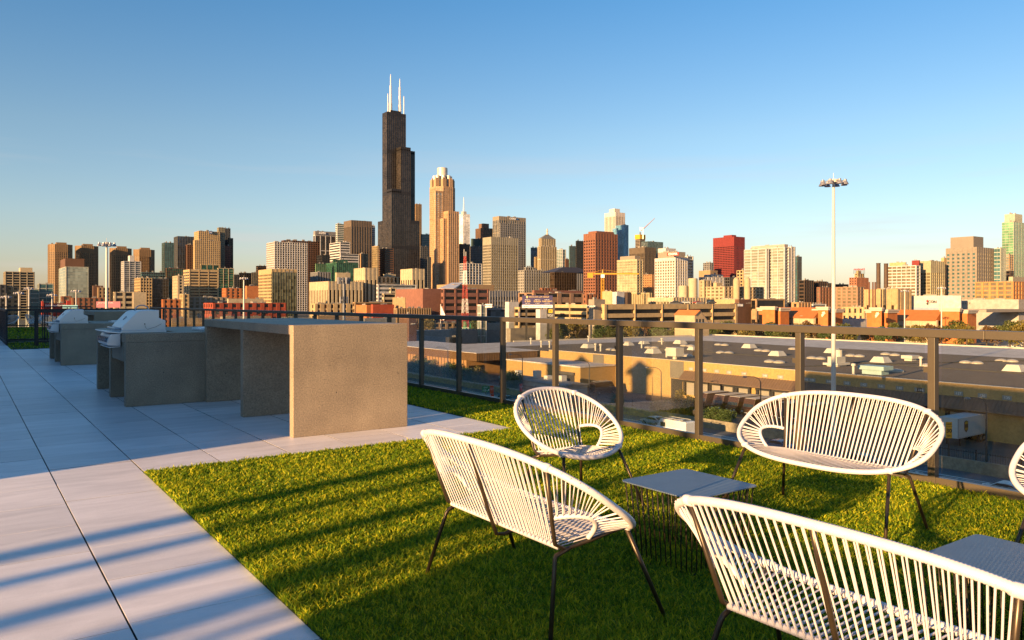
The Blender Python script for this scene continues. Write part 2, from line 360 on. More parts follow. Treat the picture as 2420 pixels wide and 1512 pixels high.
# cross railing and the gate at the far end of the deck
blk = mat((.015,.016,.02), .45, .1, 5, name='black_paint')
def rail(name, label, p0, p1, h, spacing, solid=False, glass=True, z=0):
    p0 = Vector(p0); p1 = Vector(p1); L = (p1-p0).length; d = (p1-p0)/L
    t = thing(name, label, 'railing', (p0.x, p0.y, z), math.atan2(d.y, d.x))
    MB().box(0, L, -.03, .03, h-.06, h).build('top_rail', blk, t)
    MB().box(0, L, -.02, .02, .07, .12).build('bottom_rail', blk, t)
    n = max(1, round(L/spacing)); first = None
    for k in range(n+1):
        if first is None: first = MB().box(-.02, .02, -.02, .02, 0, h-.061).build('post', blk, t)
        else:
            c = first.copy(); COL.objects.link(c); c.location = (k*L/n, 0, 0)
    if glass:
        g = None
        for k in range(n):
            if g is None: g = MB().box(.03, L/n-.03, -.004, .004, .125, h-.07).build('glass_panel', PANE, t)
            else:
                c = g.copy(); COL.objects.link(c); c.location = (k*L/n, 0, 0)
    return t
rail('picket_railing', 'black picket railing at the left edge of the photo', (1.1, 27.6), (1.1, 34), 1.07, .12, glass=False)
rail('glass_railing', 'black glass railing crossing behind the far grass patch', (1.1, 29.3), (5.5, 29.3), 1.07, 1.1)
rail('glass_railing', 'black rear railing behind the distant chairs', (1.2, 46.5), (5.6, 46.5), 1.07, 1.1)
gt = thing('gate', 'open black metal gate leaf beside the far grass patch', 'gate', (1.75, 26.6, 0), .35)
MB().box(0, .08, -.04, .04, 0, 1.05).box(.08, 1.0, -.02, .02, .98, 1.04).box(.08, 1.0, -.02, .02, .1, .16).box(.96, 1.0, -.0201, .0201, .1, 1.03).build('frame', blk, gt)
for k in range(6): MB().box(.2+k*.13, .22+k*.13, -.01, .01, .16, .98).build('picket', blk, gt)
MB().box(.86,.9,-.08,-.02,.5,.54).build('handle', blk, gt)
# structures outside the frame that shade the deck
pent_m = mat((.35,.33,.31), .8)
ph = thing('rooftop_penthouse', 'grey rooftop penthouse left of the deck, shading the grills', 'building', (-3.45, 5.95, 0))
MB().box(-8, 0, 0, 47, -.02, 3.4).build('wall', pent_m, ph)
MB().box(-8.2, .15, -.15, 47.2, 3.401, 3.6).build('roof', white_coping, ph)
bk = thing('shade_block', 'unseen tall block added behind the low penthouse to shade the warehouse wall', 'building', (-62, -4.5, 0))  # unseen block, added to hold part of the warehouse wall in shade
MB().box(0, 10, 0, 46, GZ, 20.5).build('wall', pent_m, bk); MB().box(-.3, 10.3, -.3, 46.3, 20.501, 20.9).build('roof', white_coping, bk)
SD2 = Vector((math.sin(SUN_AZ), math.cos(SUN_AZ), 0)); SP2 = Vector((SD2.y*-1, SD2.x, 0))*-1   # right of the light's travel
def sp(s, t): return SD2*t+SP2*s
ss = thing('stripe_shade_posts', 'unseen upright posts added behind the camera to cast shadow stripes', 'shade caster', (0,0,0))  # posts added out of view to throw striped shadows on paving and lawn
scr = mat((.2,.14,.09), .7)
for s_, wd_, hh_ in ((-4.56,.20,4.7), (-4.13,.14,4.7), (-3.62,.18,4.7), (-3.12,.26,3.0), (-2.86,.10,3.0)):
    p = sp(s_, -12.0); m_ = MB(); q = m_.obox((0,0), (SP2.x, SP2.y), -wd_/2, wd_/2, -.02, .02, -.02, hh_)
    o = m_.build('post', scr, ss); o.location = p
pw = thing('lawn_shade_wall', 'unseen low wall added behind the camera to shade the lawn', 'planter', (0,0,0))  # unseen wall, added so the grass around the seats falls in shade
m_ = MB(); m_.obox((0,0), (SP2.x, SP2.y), -2.72, 9, -.25, .25, -.02, 1.77); o = m_.build('wall', pent_m, pw); o.location = sp(0, -6.0)
# ---------------------------------------------------------------- concrete counters
def conc_mat():
    m, t, p = new_mat('cast_concrete')
    tc = N(t, 'ShaderNodeTexCoord')
    n1 = N(t, 'ShaderNodeTexNoise', i_Scale=2.2, i_Detail=6., i_Roughness=.6); t.links.new(tc.outputs['Object'], n1.inputs['Vector'])
    n2 = N(t, 'ShaderNodeTexNoise', i_Scale=75., i_Detail=5., i_Roughness=.75); t.links.new(tc.outputs['Object'], n2.inputs['Vector'])
    cr = N(t, 'ShaderNodeValToRGB'); e = cr.color_ramp.elements
    e[0].position=.3; e[0].color=(.24,.188,.133,1); e[1].position=.72; e[1].color=(.37,.29,.20,1)
    t.links.new(n1.outputs[0], cr.inputs[0])
    r = N(t, 'ShaderNodeMapRange'); r.inputs[1].default_value=.3; r.inputs[2].default_value=.7; r.inputs[3].default_value=.5; r.inputs[4].default_value=1.5
    t.links.new(n2.outputs[0], r.inputs[0])
    vo = N(t, 'ShaderNodeTexVoronoi', i_Scale=16., i_Randomness=1.); t.links.new(tc.outputs['Object'], vo.inputs['Vector'])
    sx = N(t, 'ShaderNodeSeparateColor'); t.links.new(vo.outputs['Color'], sx.inputs[0])
    th = N(t, 'ShaderNodeMath', operation='MULTIPLY'); th.inputs[1].default_value = .12; t.links.new(sx.outputs[0], th.inputs[0])
    th2 = N(t, 'ShaderNodeMath', operation='LESS_THAN'); t.links.new(vo.outputs['Distance'], th2.inputs[0]); t.links.new(th.outputs[0], th2.inputs[1])
    gt_ = N(t, 'ShaderNodeMath', operation='GREATER_THAN'); gt_.inputs[1].default_value = .3; t.links.new(sx.outputs[1], gt_.inputs[0])
    pit = N(t, 'ShaderNodeMath', operation='MULTIPLY'); t.links.new(th2.outputs[0], pit.inputs[0]); t.links.new(gt_.outputs[0], pit.inputs[1])
    k = N(t, 'ShaderNodeMath', operation='MULTIPLY_ADD'); k.inputs[1].default_value = -.62; k.inputs[2].default_value = 1; t.links.new(pit.outputs[0], k.inputs[0])
    a = N(t, 'ShaderNodeMath', operation='MULTIPLY'); t.links.new(r.outputs[0], a.inputs[0]); t.links.new(k.outputs[0], a.inputs[1])
    vm = N(t, 'ShaderNodeVectorMath', operation='SCALE'); t.links.new(cr.outputs[0], vm.inputs[0]); t.links.new(a.outputs[0], vm.inputs['Scale'])
    t.links.new(vm.outputs[0], p.inputs['Base Color']); p.inputs['Roughness'].default_value=.55
    h = N(t, 'ShaderNodeMath', operation='MULTIPLY_ADD'); h.inputs[1].default_value = -4.; t.links.new(pit.outputs[0], h.inputs[0]); t.links.new(n2.outputs[0], h.inputs[2])
    bu = N(t, 'ShaderNodeBump', i_Strength=.5, i_Distance=.0015); t.links.new(h.outputs[0], bu.inputs['Height']); t.links.new(bu.outputs[0], p.inputs['Normal'])
    return m
CONC = conc_mat()
CTOP = mat((.36,.36,.36), .3, .08, 6, fine=30, name='sealed_concrete')
def bar(name, label, e0, e1, ns, h, loc):
    t = thing(name, label, 'outdoor counter', (loc[0], loc[1], 0)); th = .1
    for i, n in enumerate(ns):
        a = 0 if i else 0
        MB().box(e0, e1, n, n+th, 0.001, h if i == 0 else h-.093).build('side_panel', CONC, t, bevel=.005)
    nm = ns[1]+th/2
    MB().box(e0, e1, ns[0]+th+.0005, nm-.0015, h-.0925, h-.0005).build('countertop', [CONC, CTOP], t, bevel=.005)
    MB().box(e0, e1, nm+.0015, ns[-1]+th, h-.0925, h-.0005).build('countertop', [CONC, CTOP], t, bevel=.005)
    for o in t.children[-2:]:
        for f in o.data.polygons: f.material_index = 1 if f.normal.z > .5 else 0
    return t
bar('bar_counter', 'tall concrete bar counter with open bays, its end slab in sunlight', 0, 1.22, [0, 1.62, 3.22], 1.075, (2.58, 7.25))
bar('bar_counter', 'far shaded concrete bar counter behind the far grill', 0, 1.22, [0, 1.6, 3.2], 1.07, (2.57, 20.75))
def grill_counter(label, n, h, loc):
    t = thing('grill_counter', label, 'outdoor counter', (loc[0], loc[1], 0))
    W = 1.75
    MB().box(0, W, 0, .12, .001, h-.11).build('side_panel', CONC, t, bevel=.005)
    MB().box(0, W, 1.2, 1.32, .001, h-.11).build('side_panel', CONC, t, bevel=.005)
    MB().box(0, W, 2.42, 2.54, .001, h-.11).build('side_panel', CONC, t, bevel=.005)
    MB().box(0, W, -.002, .32, h-.1095, h).build('countertop', CONC, t, bevel=.005)
    MB().box(0, W, 1.15, 2.56, h-.1095, h).build('countertop', CONC, t, bevel=.005)
    MB().box(.66, W, .3205, 1.1495, h-.1095, h-.001).build('countertop', CONC, t, bevel=.005)
    MB().box(.015, .25, .25, 1.199, h-.36, h-.112).build('apron', CONC, t, bevel=.005)
    MB().box(.35, .42, .121, 1.199, .001, h-.12).build('back_panel', CONC, t)
    MB().box(.35, .42, 1.321, 2.419, .001, h-.12).build('back_panel', CONC, t)
    lid = MB().box(1.0, 1.5, .5, 1.0, h, h+.03).box(1.05,1.45,.55,.95,h+.0301,h+.04).build('burner_lid', STEEL, t, bevel=.004)
    return t
def steel_mat():
    m, t, p = new_mat('brushed_steel')
    tc = N(t, 'ShaderNodeTexCoord'); mp = N(t, 'ShaderNodeMapping'); mp.inputs['Scale'].default_value=(2,120,120); t.links.new(tc.outputs['Object'], mp.inputs['Vector'])
    no = N(t, 'ShaderNodeTexNoise', i_Scale=3., i_Detail=3.); t.links.new(mp.outputs[0], no.inputs['Vector'])
    mr = N(t, 'ShaderNodeMapRange'); mr.inputs[3].default_value=.28; mr.inputs[4].default_value=.42; t.links.new(no.outputs[0], mr.inputs[0]); t.links.new(mr.outputs[0], p.inputs['Roughness'])
    p.inputs['Base Color'].default_value=(.78,.80,.82,1); p.inputs['Metallic'].default_value=.35
    bu = N(t, 'ShaderNodeBump', i_Strength=.05, i_Distance=.001); t.links.new(no.outputs[0], bu.inputs['Height']); t.links.new(bu.outputs[0], p.inputs['Normal']); return m
STEEL = steel_mat(); LOGO = mat((.01,.09,.16), .3)
grill_counter('concrete grill counter next to the tall bar counter, nearer of two', 0, .905, (1.65, 10.56))
grill_counter('concrete grill counter farther along the deck, behind the first grill', 0, .85, (1.65, 18.2))
def grill(label, loc):
    t = thing('gas_grill', label, 'grill', loc); W = .8
    prof = [(0,.006),(0,.045),(.03,.085),(.17,.235),(.205,.255),(.24,.262),(.44,.268),(.44,.165),(.46,.155),(.52,.13),(.52,.006)]
    MB().extr(prof, 'y', 0, W).build('hood', STEEL, t, bevel=.006)
    MB().box(-.005,.53,-.005,W+.005,-.02,.0055).build('firebox_flange', STEEL, t, bevel=.002)
    pp = [(-.01,-.03),(-.12,-.035),(-.135,-.06),(-.165,-.155),(-.15,-.175),(-.06,-.185),(-.01,-.185)]
    pn = MB().extr(pp, 'y', .01, W-.01).build('control_panel', STEEL, t, bevel=.004)
    MB().extr([(-.0,-.028),(-.0,-.012),(-.17,.005),(-.195,.012),(-.2,.002),(-.17,-.012)], 'y', -.0, W).build('front_shelf', STEEL, t, bevel=.002)
    MB().extr([(-.01,-.187),(-.14,-.196),(-.14,-.206),(-.01,-.2)], 'y', .03, W-.03).build('drip_tray', STEEL, t, bevel=.001)
    kb = None
    for k in range(5):
        y = .11+k*.145
        if kb is None:
            m_ = MB(); a = Vector((-.15,0,-.107)); d = Vector((-.95,0,.3)).normalized()
            m_.tube([a, a+d*.012, a+d*.013, a+d*.034], [.036,.034,.022,.021], 14); kb = m_.build('knob', mat((.25,.27,.3),.2,metal=.9), t, smooth=False); kb.location=(0,y,0)
        else:
            c = kb.copy(); COL.objects.link(c); c.location=(0,y,0)
    MB().tube([(-.0,.05,.03),(-.05,.05,.03),(-.055,.1,.03),(-.055,W-.1,.03),(-.05,W-.05,.03),(-.0,W-.05,.03)], .016, 10).build('lid_handle', mat((.4,.42,.45),.3,metal=.9), t, smooth=True)
    MB().tube([(.22+.085*(1-math.cos(a)),.40,.255+.075*math.sin(a)) for a in [math.pi*k/12 for k in range(13)]], .007, 8).build('top_handle', mat((.4,.42,.45),.3,metal=.9), t, smooth=True)
    c = Vector((.1,.40,.162)); nn = Vector((-.73,0,.68)); u_ = Vector((0,1,0)); v_ = nn.cross(u_)
    MB().add([c+nn*.004+u_*.045*math.cos(a)+v_*.032*math.sin(a) for a in [2*math.pi*k/20 for k in range(20)]]+[c-nn*.01+u_*.045*math.cos(a)+v_*.032*math.sin(a) for a in [2*math.pi*k/20 for k in range(20)]],
        [tuple(range(20))]+[(i,i+20,(i+1)%20+20,(i+1)%20) for i in range(20)]).build('gauge', LOGO, t)
    MB().tube([(.27,-.004,.09),(.275,-.012,.05),(.30,-.01,.02),(.40,-.008,.05),(.47,-.005,.09)], .0018, 5).tube([(.27,-.008,.09),(.27,.002,.09)], .007, 8).build('probe_cable', blk, t)
    return t
g1 = grill('stainless steel gas grill on the nearer concrete counter', (1.655, 10.9, .925))
g2 = copy_tree(g1); place(g2, (1.655, 18.55, .87), 0, 'stainless steel gas grill on the farther concrete counter')
# ---------------------------------------------------------------- woven seats
CORD = mat((.64,.61,.64), .38, .05, 40, name='white_cord'); 
FR = mat((.06,.045,.03), .34, .15, 20, metal=.5, name='dark_metal')
def seat(W, wc, mid, nback, nside, label, name, cat):
    t = thing(name, label, cat)
    zc, top, front = .35, Vector((-.165, .725)), Vector((.36, .36)); ctr = (top+front)/2; half = (top-front)/2
    ex = 2.6 if W > .5 else 2.1
    def rim(a):      # a: 0 right side, 90 deg back top
        c, s = math.cos(a), math.sin(a)
        x = W*math.copysign(abs(c)**(2/ex), c); k = math.copysign(abs(s)**(2/ex), s)
        yz = ctr+half*k; sag = .006*(1-k*k)
        return Vector((x, yz.x-sag*.55, yz.y-sag))
    M = 720; P = [rim(2*math.pi*i/M) for i in range(M)]
    # even spacing
    d = [0.];
    for i in range(M): d.append(d[-1]+(P[(i+1)%M]-P[i]).length)
    L = d[-1]; K = int(L/.0042); Q = []; j = 0
    for i in range(K):
        s_ = L*i/K
        while d[j+1] < s_: j += 1
        f = (s_-d[j])/(d[j+1]-d[j]); Q.append(P[j].lerp(P[(j+1)%M], f))
    MB().tube(Q, lambda i: .0150 if i % 2 else .0136, 10, closed=True).build('rim', CORD, t, smooth=True)
    def rim_at(x, back):   # rim point with the given x on the back or the front half
        lo, hi = 0, math.pi/2
        for _ in range(30):
            a = (lo+hi)/2
            if W*math.cos(a)**(2/ex) > abs(x): lo = a
            else: hi = a
        p = rim(a if back else -a); p.x = math.copysign(p.x, x); return p
    cr = lambda x: Vector((x, 0, zc))
    K = int(2*wc/.0055); MB().tube([cr(-wc+2*wc*i/K) for i in range(K+1)], lambda i: .0115 if i % 2 else .0095, 8).build('crease_bar', CORD, t, smooth=True)
    wb = wc*1.08; wf = wc*1.12
    cb, cs = MB(), MB(); r = .0029
    for i in range(nback):
        f = -1+2*(i+.5)/nback; x0 = f*wc*.985
        for b, m_, w_ in ((True, cb, wb*1.06), (False, cs, wf)):
            xr = f*w_+(.004 if i % 2 else -.004); p = rim_at(xr, b); q = cr(x0)
            off = Vector((0, -.011 if b else .0, 0 if b else .010)) if i % 2 else Vector((0, .009 if b else 0, 0 if b else -.009))
            m_.tube([p+off*1.1, q+off*.9], r, 6, caps=False)
    cb.build('backrest', CORD, t, smooth=True); cs.build('seat', CORD, t, smooth=True)
    R = .145
    for s in (-1, 1):
        c0 = Vector((s*wc, 0, zc)); bt = rim_at(s*wb*1.07, True); ft = rim_at(s*wf*1.04, False)
        bd = (bt-c0).normalized(); fd = (ft-c0).normalized()
        def ring(q):
            a = q*math.pi/2
            return c0+(bd*math.cos(a)+fd*math.sin(a))*R*.92+Vector((s*.07*math.sin(2*a), 0, 0))+ (bd+fd)*R*.12*math.sin(2*a)
        RP = [ring(k/44) for k in range(45)]
        MB().tube(RP, lambda i: .0115 if i % 2 else .0095, 8).build('side_hoop', CORD, t, smooth=True)
        sw = MB(); ab = math.atan2(1, 0)
        # rim angles between back attachment and front attachment
        def ang(x, back):
            lo, hi = 0, math.pi/2
            for _ in range(30):
                a = (lo+hi)/2
                if W*math.cos(a)**(2/ex) > abs(x): lo = a
                else: hi = a
            return a
        a0, a1 = ang(wb*1.1, True), -ang(wf*1.02, False)
        for i in range(nside):
            q = (i+.5)/nside
            for dq, o in ((-.014, .004), (.014, -.004)):
                p = rim(a0+(a1-a0)*(q+dq*1.2)); p.x *= s
                g = ring(min(1, max(0, q+dq*.3))); out = Vector((s*o*1.2, -o, o))
                sw.tube([p+out*2.2, g+out*1.8], r, 6, caps=False)
        sw.build('side_weave', CORD, t, smooth=True)
        MB().tube([bt, c0+bd*.12+Vector((0,-.012,0)), c0+bd*.03+Vector((0,-.012,-.012)), c0+fd*.03+Vector((0,0,-.016)), c0+fd*.14+Vector((0,0,-.012)), ft], .0085, 8).build('side_frame', FR, t, smooth=True)
        foot = Vector((s*(wc+.075), -.10, 0)); MB().tube([c0+fd*.05+Vector((0,0,-.016)), c0+Vector((s*.006,-.018,-.03)), c0.lerp(foot,.12)+Vector((0,-.012,0)), foot], .0092, 10).tube([foot+Vector((0,0,.012)), foot-Vector((0,0,.004))], .0115, 10).build('leg', FR, t, smooth=True)
        foot = Vector((s*(wc+.13), .46, 0)); MB().tube([ft+Vector((0,0,-.012)), foot], .0092, 10).tube([foot+Vector((0,0,.012)), foot-Vector((0,0,.004))], .0115, 10).build('leg', FR, t, smooth=True)
        for pt in (bt, ft):
            MB().tube([pt+Vector((-.02,0,0)), pt+Vector((-.01,0,0)), pt+Vector((.01,0,0)), pt+Vector((.02,0,0))], [.0155,.0178,.0178,.0155], 10).build('cord_wrap', CORD, t, smooth=True)
    for x in mid:
        bt, ft = rim_at(x*1.05+.0005, True), rim_at(x*1.05+.0005, False); c0 = cr(x)
        pts = []
        for k in range(13):
            a = k/12; b_ = c0+Vector((0,-.035,-.055)); pts.append(bt*(1-a)**2+b_*2*a*(1-a)+ft*a*a)
        b_ = c0+Vector((0,-.028,-.03))
        pts = [bt]+[bt.lerp(b_, k/4) for k in (1,2,3)]+[b_+Vector((0,.01,-.012)), b_+Vector((0,.05,-.02))]+[(b_+Vector((0,.05,-.02))).lerp(ft, k/4) for k in (1,2,3)]+[ft]
        MB().tube(pts, .0085, 8).build('center_frame', FR, t, smooth=True)
    return t
WG = 'white woven loveseats on the lawn'
ls = seat(.612, .40, (0.0,), 62, 15, '', 'woven_loveseat', 'loveseat')
place(ls, (1.885, 2.75, 0), -math.pi/2, 'white woven loveseat seen from behind, left front on the sunlit lawn'); ls['group'] = WG
l2 = place(copy_tree(ls), (1.955, 1.19, 0), -math.pi/2, 'white woven loveseat cut by the bottom right corner, seen from behind')
l3 = place(copy_tree(ls), (4.33, 2.68, 0), math.pi/2, 'white woven loveseat facing us in front of the glass railing')
l4 = place(copy_tree(ls), (4.33, 1.07, 0), math.pi/2, 'white woven loveseat cut off by the right edge of the photo')
ch = seat(.365, .19, (), 30, 16, '', 'woven_chair', 'chair')
place(ch, (3.14, 3.90, 0), math.pi, 'white round woven chair between the two loveseats, before the railing')
CG = 'far white woven chairs behind the cross railing'
for i, (x, D, rz) in enumerate(((26, 33, 2.4), (72, 35, -1.2), (92, 34, 2.0), (114, 33, 3.6))):
    e, n = pd(x, D); c = copy_tree(ch); place(c, (e, n, 0), rz, ['leftmost far white woven chair seen through the railing', 'far white woven chair beside the leftmost one, back turned', 'far white woven chair in the middle of the distant group', 'far white woven chair just left of the far grill'][i]); c['group'] = CG
# ---------------------------------------------------------------- wire tables
TT = mat((.13,.175,.235), .42, .08, 12, fine=20, name='slate_metal')
def table(label, e, n):
    t = thing('side_table', label, 'side table', (e, n, 0)); a = .243; b = .195; zt = .385
    m_ = MB(); pts = []
    for cx_, cy_, s0 in ((a-.03,a-.03,0),(-a+.03,a-.03,1),(-a+.03,-a+.03,2),(a-.03,-a+.03,3)):
        for k in range(6): q = (s0+k/5)*math.pi/2; pts.append((cx_+.03*math.cos(q), cy_+.03*math.sin(q)))
    m_.prism(pts, zt-.006, zt).build('tabletop', TT, t, bevel=.0015)
    w_ = MB(); n_ = 13
    rods = []
    for k in range(n_):
        f = -1+2*k/(n_-1)
        for (x0,y0) in ((f,-1),(f,1),(-1,f),(1,f)):
            if abs(x0) == 1 and abs(y0) == 1 and (x0,y0) in rods: continue
            rods.append((x0,y0)); w_.tube([(x0*(a-.02), y0*(a-.02), zt-.006), (x0*b, y0*b, .01)], .0034, 6)
    w_.build('wire_basket', FR, t, smooth=True)
    MB().tube([(b,b,.012),(-b,b,.012),(-b,-b,.012),(b,-b,.012)], .004, 6, closed=True).build('base_ring', FR, t)
    return t
t1 = table('dark metal table with wire sides in the middle of the seats', 3.0, 2.69)
place(copy_tree(t1), (3.03, 1.20, 0), 0, 'dark metal table behind the nearest loveseat, at the right edge')
# ---------------------------------------------------------------- city buildings
RX = {1:(0,.18336), 2:(378,.18336), 3:(755.9,.18336), 4:(1133.9,.18336), 5:(1511.9,.18336), 6:(1889.9,.21866)}
def rx(r, zx): return RX[r][0]+zx*RX[r][1]
def ry(r, zy): return 478.8+zy*RX[r][1]
WA, SO = (-SA, CA), (CA, SA)     # camera frame directions of north and east
GL = dict(dark=(.02,.02,.022), blue=(.03,.055,.09), teal=(.04,.10,.11), green=(.02,.07,.045), pale=(.16,.19,.17), brown=(.03,.02,.012), gold=(.13,.11,.07), white=(.3,.32,.33), black=(.008,.008,.009), grey=(.07,.08,.085))
WL = dict(cream=(.36,.30,.20), tan=(.26,.175,.095), sand=(.36,.265,.14), brown=(.10,.05,.03), dbrown=(.045,.028,.02), brick=(.20,.085,.045), red=(.25,.045,.02), orange=(.34,.12,.04),
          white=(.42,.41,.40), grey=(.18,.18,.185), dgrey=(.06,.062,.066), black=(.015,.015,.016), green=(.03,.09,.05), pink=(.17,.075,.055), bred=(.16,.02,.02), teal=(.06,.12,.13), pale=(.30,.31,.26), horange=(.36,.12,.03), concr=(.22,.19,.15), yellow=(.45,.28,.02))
#        wall glass floor bay pier span proud
ST = {
 'grid':('cream','dark',3.8,3.8,.34,.38,.3), 'tangrid':('tan','dark',3.6,3.4,.45,.45,.3), 'office':('sand','dark',3.8,3.4,.26,.42,.3), 'vert':('cream','dark',30,4.2,.45,.04,.3),
 'vertb':('brown','brown',30,3.6,.45,.03,.45), 'bandw':('white','dark',4.2,30,.04,.48,.3), 'bandb':('brown','black',4,30,.05,.5,.3), 'curtain':('grey','teal',4,3.2,.06,.10,.1),
 'curtd':('dgrey','dark',4,3.,.10,.12,.12), 'cgreen':('green','green',3.9,3.,.05,.06,.08), 'apt':('cream','pale',3.1,5.5,.12,.26,.35), 'aptw':('white','pale',3.1,6,.10,.26,.5), 'aptb':('brick','gold',3.1,4.5,.42,.38,.3),
 'brick':('brick','dark',3.6,3.6,.52,.5,.25), 'black':('black','black',4,3,.15,.2,.2), 'blank':('cream','dark',0,0,0,0,0), 'blueg':('teal','blue',4,3,.05,.12,.1), 'red':('bred','black',4,4.6,.22,.52,.35),
 'wgrid':('white','black',3.9,4.6,.30,.32,.4), 'pres':((.19,.12,.06),'black',3.3,3.8,.42,.48,.3), 'grey':('grey','dark',3.8,3.6,.5,.45,.3), 'lime':('sand','black',24,4.4,.52,.08,.2), 'pinky':('pink','black',4.6,14,.12,.55,.5),
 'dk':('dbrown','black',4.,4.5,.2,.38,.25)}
def roofbits(name, t, x, y, w_, l_, z, seed, D=900):
    q = min(1, max(.3, (D-250)/900))
    r = random.Random(seed); mb = []
    for _ in range(r.randint(2, 5)):
        a = r.uniform(.1,.8)*w_; b = r.uniform(.1,.7)*l_; s1 = r.uniform(.04,.12)*w_; s2 = r.uniform(.05,.15)*l_
        mb.append(MB().box(x+a, x+a+s1, y+b, y+b+s2, z-.1, z+r.uniform(1., 3.2)*q))
    return mb
def block(t, r, x0, xc, x1, yt, D, style, pent=None, cham=0, base=0, top=.0, lwmax=90, crown=0, **k):
    """one volume with its south-west corner at photo column xc; returns its frame"""
    if r: x0, xc, x1, yt = rx(r,x0), rx(r,xc), rx(r,x1), ry(r,yt)
    Cx, Cy = (xc-CX)/F*D, D; u0, u1 = (x0-CX)/F, (x1-CX)/F
    Ls = (u1*Cy-Cx)/(SO[0]-u1*SO[1]); den = (WA[0]-u0*WA[1]); Lw = (u0*Cy-Cx)/den if abs(den) > .02 else lwmax
    if not 3 < Lw < lwmax: Lw = lwmax if Lw > 3 or Lw < 0 else 3
    e, n = pd(xc, D); z1 = zat(yt, D); st = list(ST[style])
    for q, v in k.items(): st[('w','g','fh','bw','pf','sf','pr').index(q)] = v
    wl, gc, fh, bw, pf, sf, pr = st; c = cham
    ox, oy = t.location.x, t.location.y
    X0, Y0 = e-ox, n-oy
    wm = mat(WL[wl] if isinstance(wl, str) else wl, .8, .10, .05, fine=9); gcol = GL[gc] if isinstance(gc, str) else gc; gm = glassmat(gcol, var=.25 if max(gcol) > .1 else .6, cell=(bw if 1 < bw < 20 else 3., bw if 1 < bw < 20 else 3., fh if 1 < fh < 20 else 3.5))
    z0 = GZ if not base else zat(ry(r, base) if r else base, D)
    if fh == 0:
        MB().prism([(X0,Y0+Lw),(X0,Y0),(X0+Ls,Y0),(X0+Ls,Y0+Lw)], z0, z1).build('wall', wm, t)
    else:
        zt = z1-max(top, .8)
        poly = [(X0,Y0+Lw),(X0,Y0+c),(X0+c,Y0),(X0+Ls-c,Y0),(X0+Ls,Y0+c),(X0+Ls,Y0+Lw)] if c else [(X0,Y0+Lw),(X0,Y0),(X0+Ls,Y0),(X0+Ls,Y0+Lw)]
        nf = len(poly); g = MB(); g.cur = 0
        g.prism(poly, z0, z1-.4); 
        vis = list(range(nf-1))
        for i in range(len(g.m)): g.m[i] = 0 if (i >= 2 and (i-2) in vis) else 1
        g.build('glazing', [gm, wm], t)
        wlm = MB()
        for i in vis:
            a, b = Vector(poly[i]), Vector(poly[(i+1) % nf]); L = (b-a).length
            if L < .5: continue
            d = (b-a)/L; nb = max(1, round(L/bw)) if bw < 25 else 1; st_ = -pr*.99 if i else 0
            wlm.obox(a, d, st_, L, -.3, pr, zt, z1)
            nfl = min(90, max(1, round((zt-max(z0,GZ))/fh)))
            h = (zt-z0)/nfl
            if sf > 0:
                for f in range(nfl): wlm.obox(a, d, st_, L, -.3, pr, z0+f*h, z0+f*h+h*sf)
            nb = min(nb, 60); bwid = L/nb
            for q in range(nb+1):
                p0 = max(0, q*bwid-bwid*pf/2); p1 = min(L, q*bwid+bwid*pf/2)
                if i and q == 0: p0 = -pr*1.2
                wlm.obox(a, d, p0, p1, -.32, pr+.22, z0, z1-.06)
        wlm.build('wall', wm, t)
    if pent:
        pw = mat(WL[pent[5]] if len(pent) > 5 else WL[wl] if isinstance(wl, str) else wl, .8, .1, .05)
        MB().box(X0+Ls*pent[0], X0+Ls*pent[1], Y0+Lw*pent[2], Y0+Lw*pent[3], z1-.5, z1+pent[4]).build('penthouse', pw, t)
    for rb in roofbits('', t, X0, Y0, Ls, Lw, z1, int(xc*7), D): rb.build('rooftop_unit', mat((.22,.21,.19), .7), t)
    return X0, Y0, Ls, Lw, z1
def bl(name, label, cat, *blocks, group=None, parts=None):
    b0 = blocks[0]; r, x0, xc, x1, yt, D = b0[:6]
    e, n = pd(rx(r, xc) if r else xc, D); t = thing(name, label, cat, (e, n, 0), group=group); fr = []
    for b in blocks:
        kw = b[-1] if isinstance(b[-1], dict) else {}; a = b[:-1] if kw else b
        fr.append(block(t, *a, **kw))
    return (t, fr)
OT, OB = 'office tower', 'office building'
# --- left of the frame
bl('apartment_block', 'cream and black apartment block, leftmost building on the skyline', 'apartment block', (1,50,70,440,885,900,'apt',dict(g='black',bw=6.5,sf=.22,pent=(.52,.95,.1,.8,5))))
bl('brick_building', 'brown brick building at the left edge below the cream apartment block', 'building', (1,60,82,238,1082,650,'brick',dict(w='tan',bw=4)), (1,-30,-8,78,1055,645,'grey',dict(w='dgrey')))
GP='four matching brown towers at the left of the skyline'
for i,(a,b,c,y) in enumerate(((618,640,938,530),(967,985,1272,550),(1413,1430,1703,580),(1720,1738,2000,598))):
    bl('octagonal_tower', ['brown chamfered tower behind the glass block, tallest and leftmost of four','brown chamfered tower second from left, right behind the green glass block','brown chamfered tower just right of the tall light mast','brown chamfered tower behind the white apartment tower, rightmost of four'][i], OT, (1,a,b,c,y,1500+i*60,'pres',dict(cham=9,top=16,pent=(.3,.75,.2,.8,4))), group=GP)
bl('glass_office_block', 'pale green glass office block with a brown top, lower left', OB, (1,760,850,1140,822,1000,'curtain',dict(g=(.20,.24,.22),w='pale',bw=30,sf=.08,lwmax=140,pent=(.0,.85,.1,.8,11,'brown'))))
bl('balcony_block', 'low green glass apartment block beneath the leftmost brown tower', 'apartment block', (1,485,505,685,1042,700,'curtain',dict(g='teal',w='pale',sf=.2,bw=5)), (1,378,392,503,1110,690,'curtain',dict(g='teal',w='pale',sf=.2,bw=5)))
bl('brown_building', 'small brown building between the glass block and the light mast', 'building', (1,1190,1200,1330,1068,900,'blank',dict(w='brown')), (1,1258,1268,1420,1092,880,'grey',dict(w='tan')))
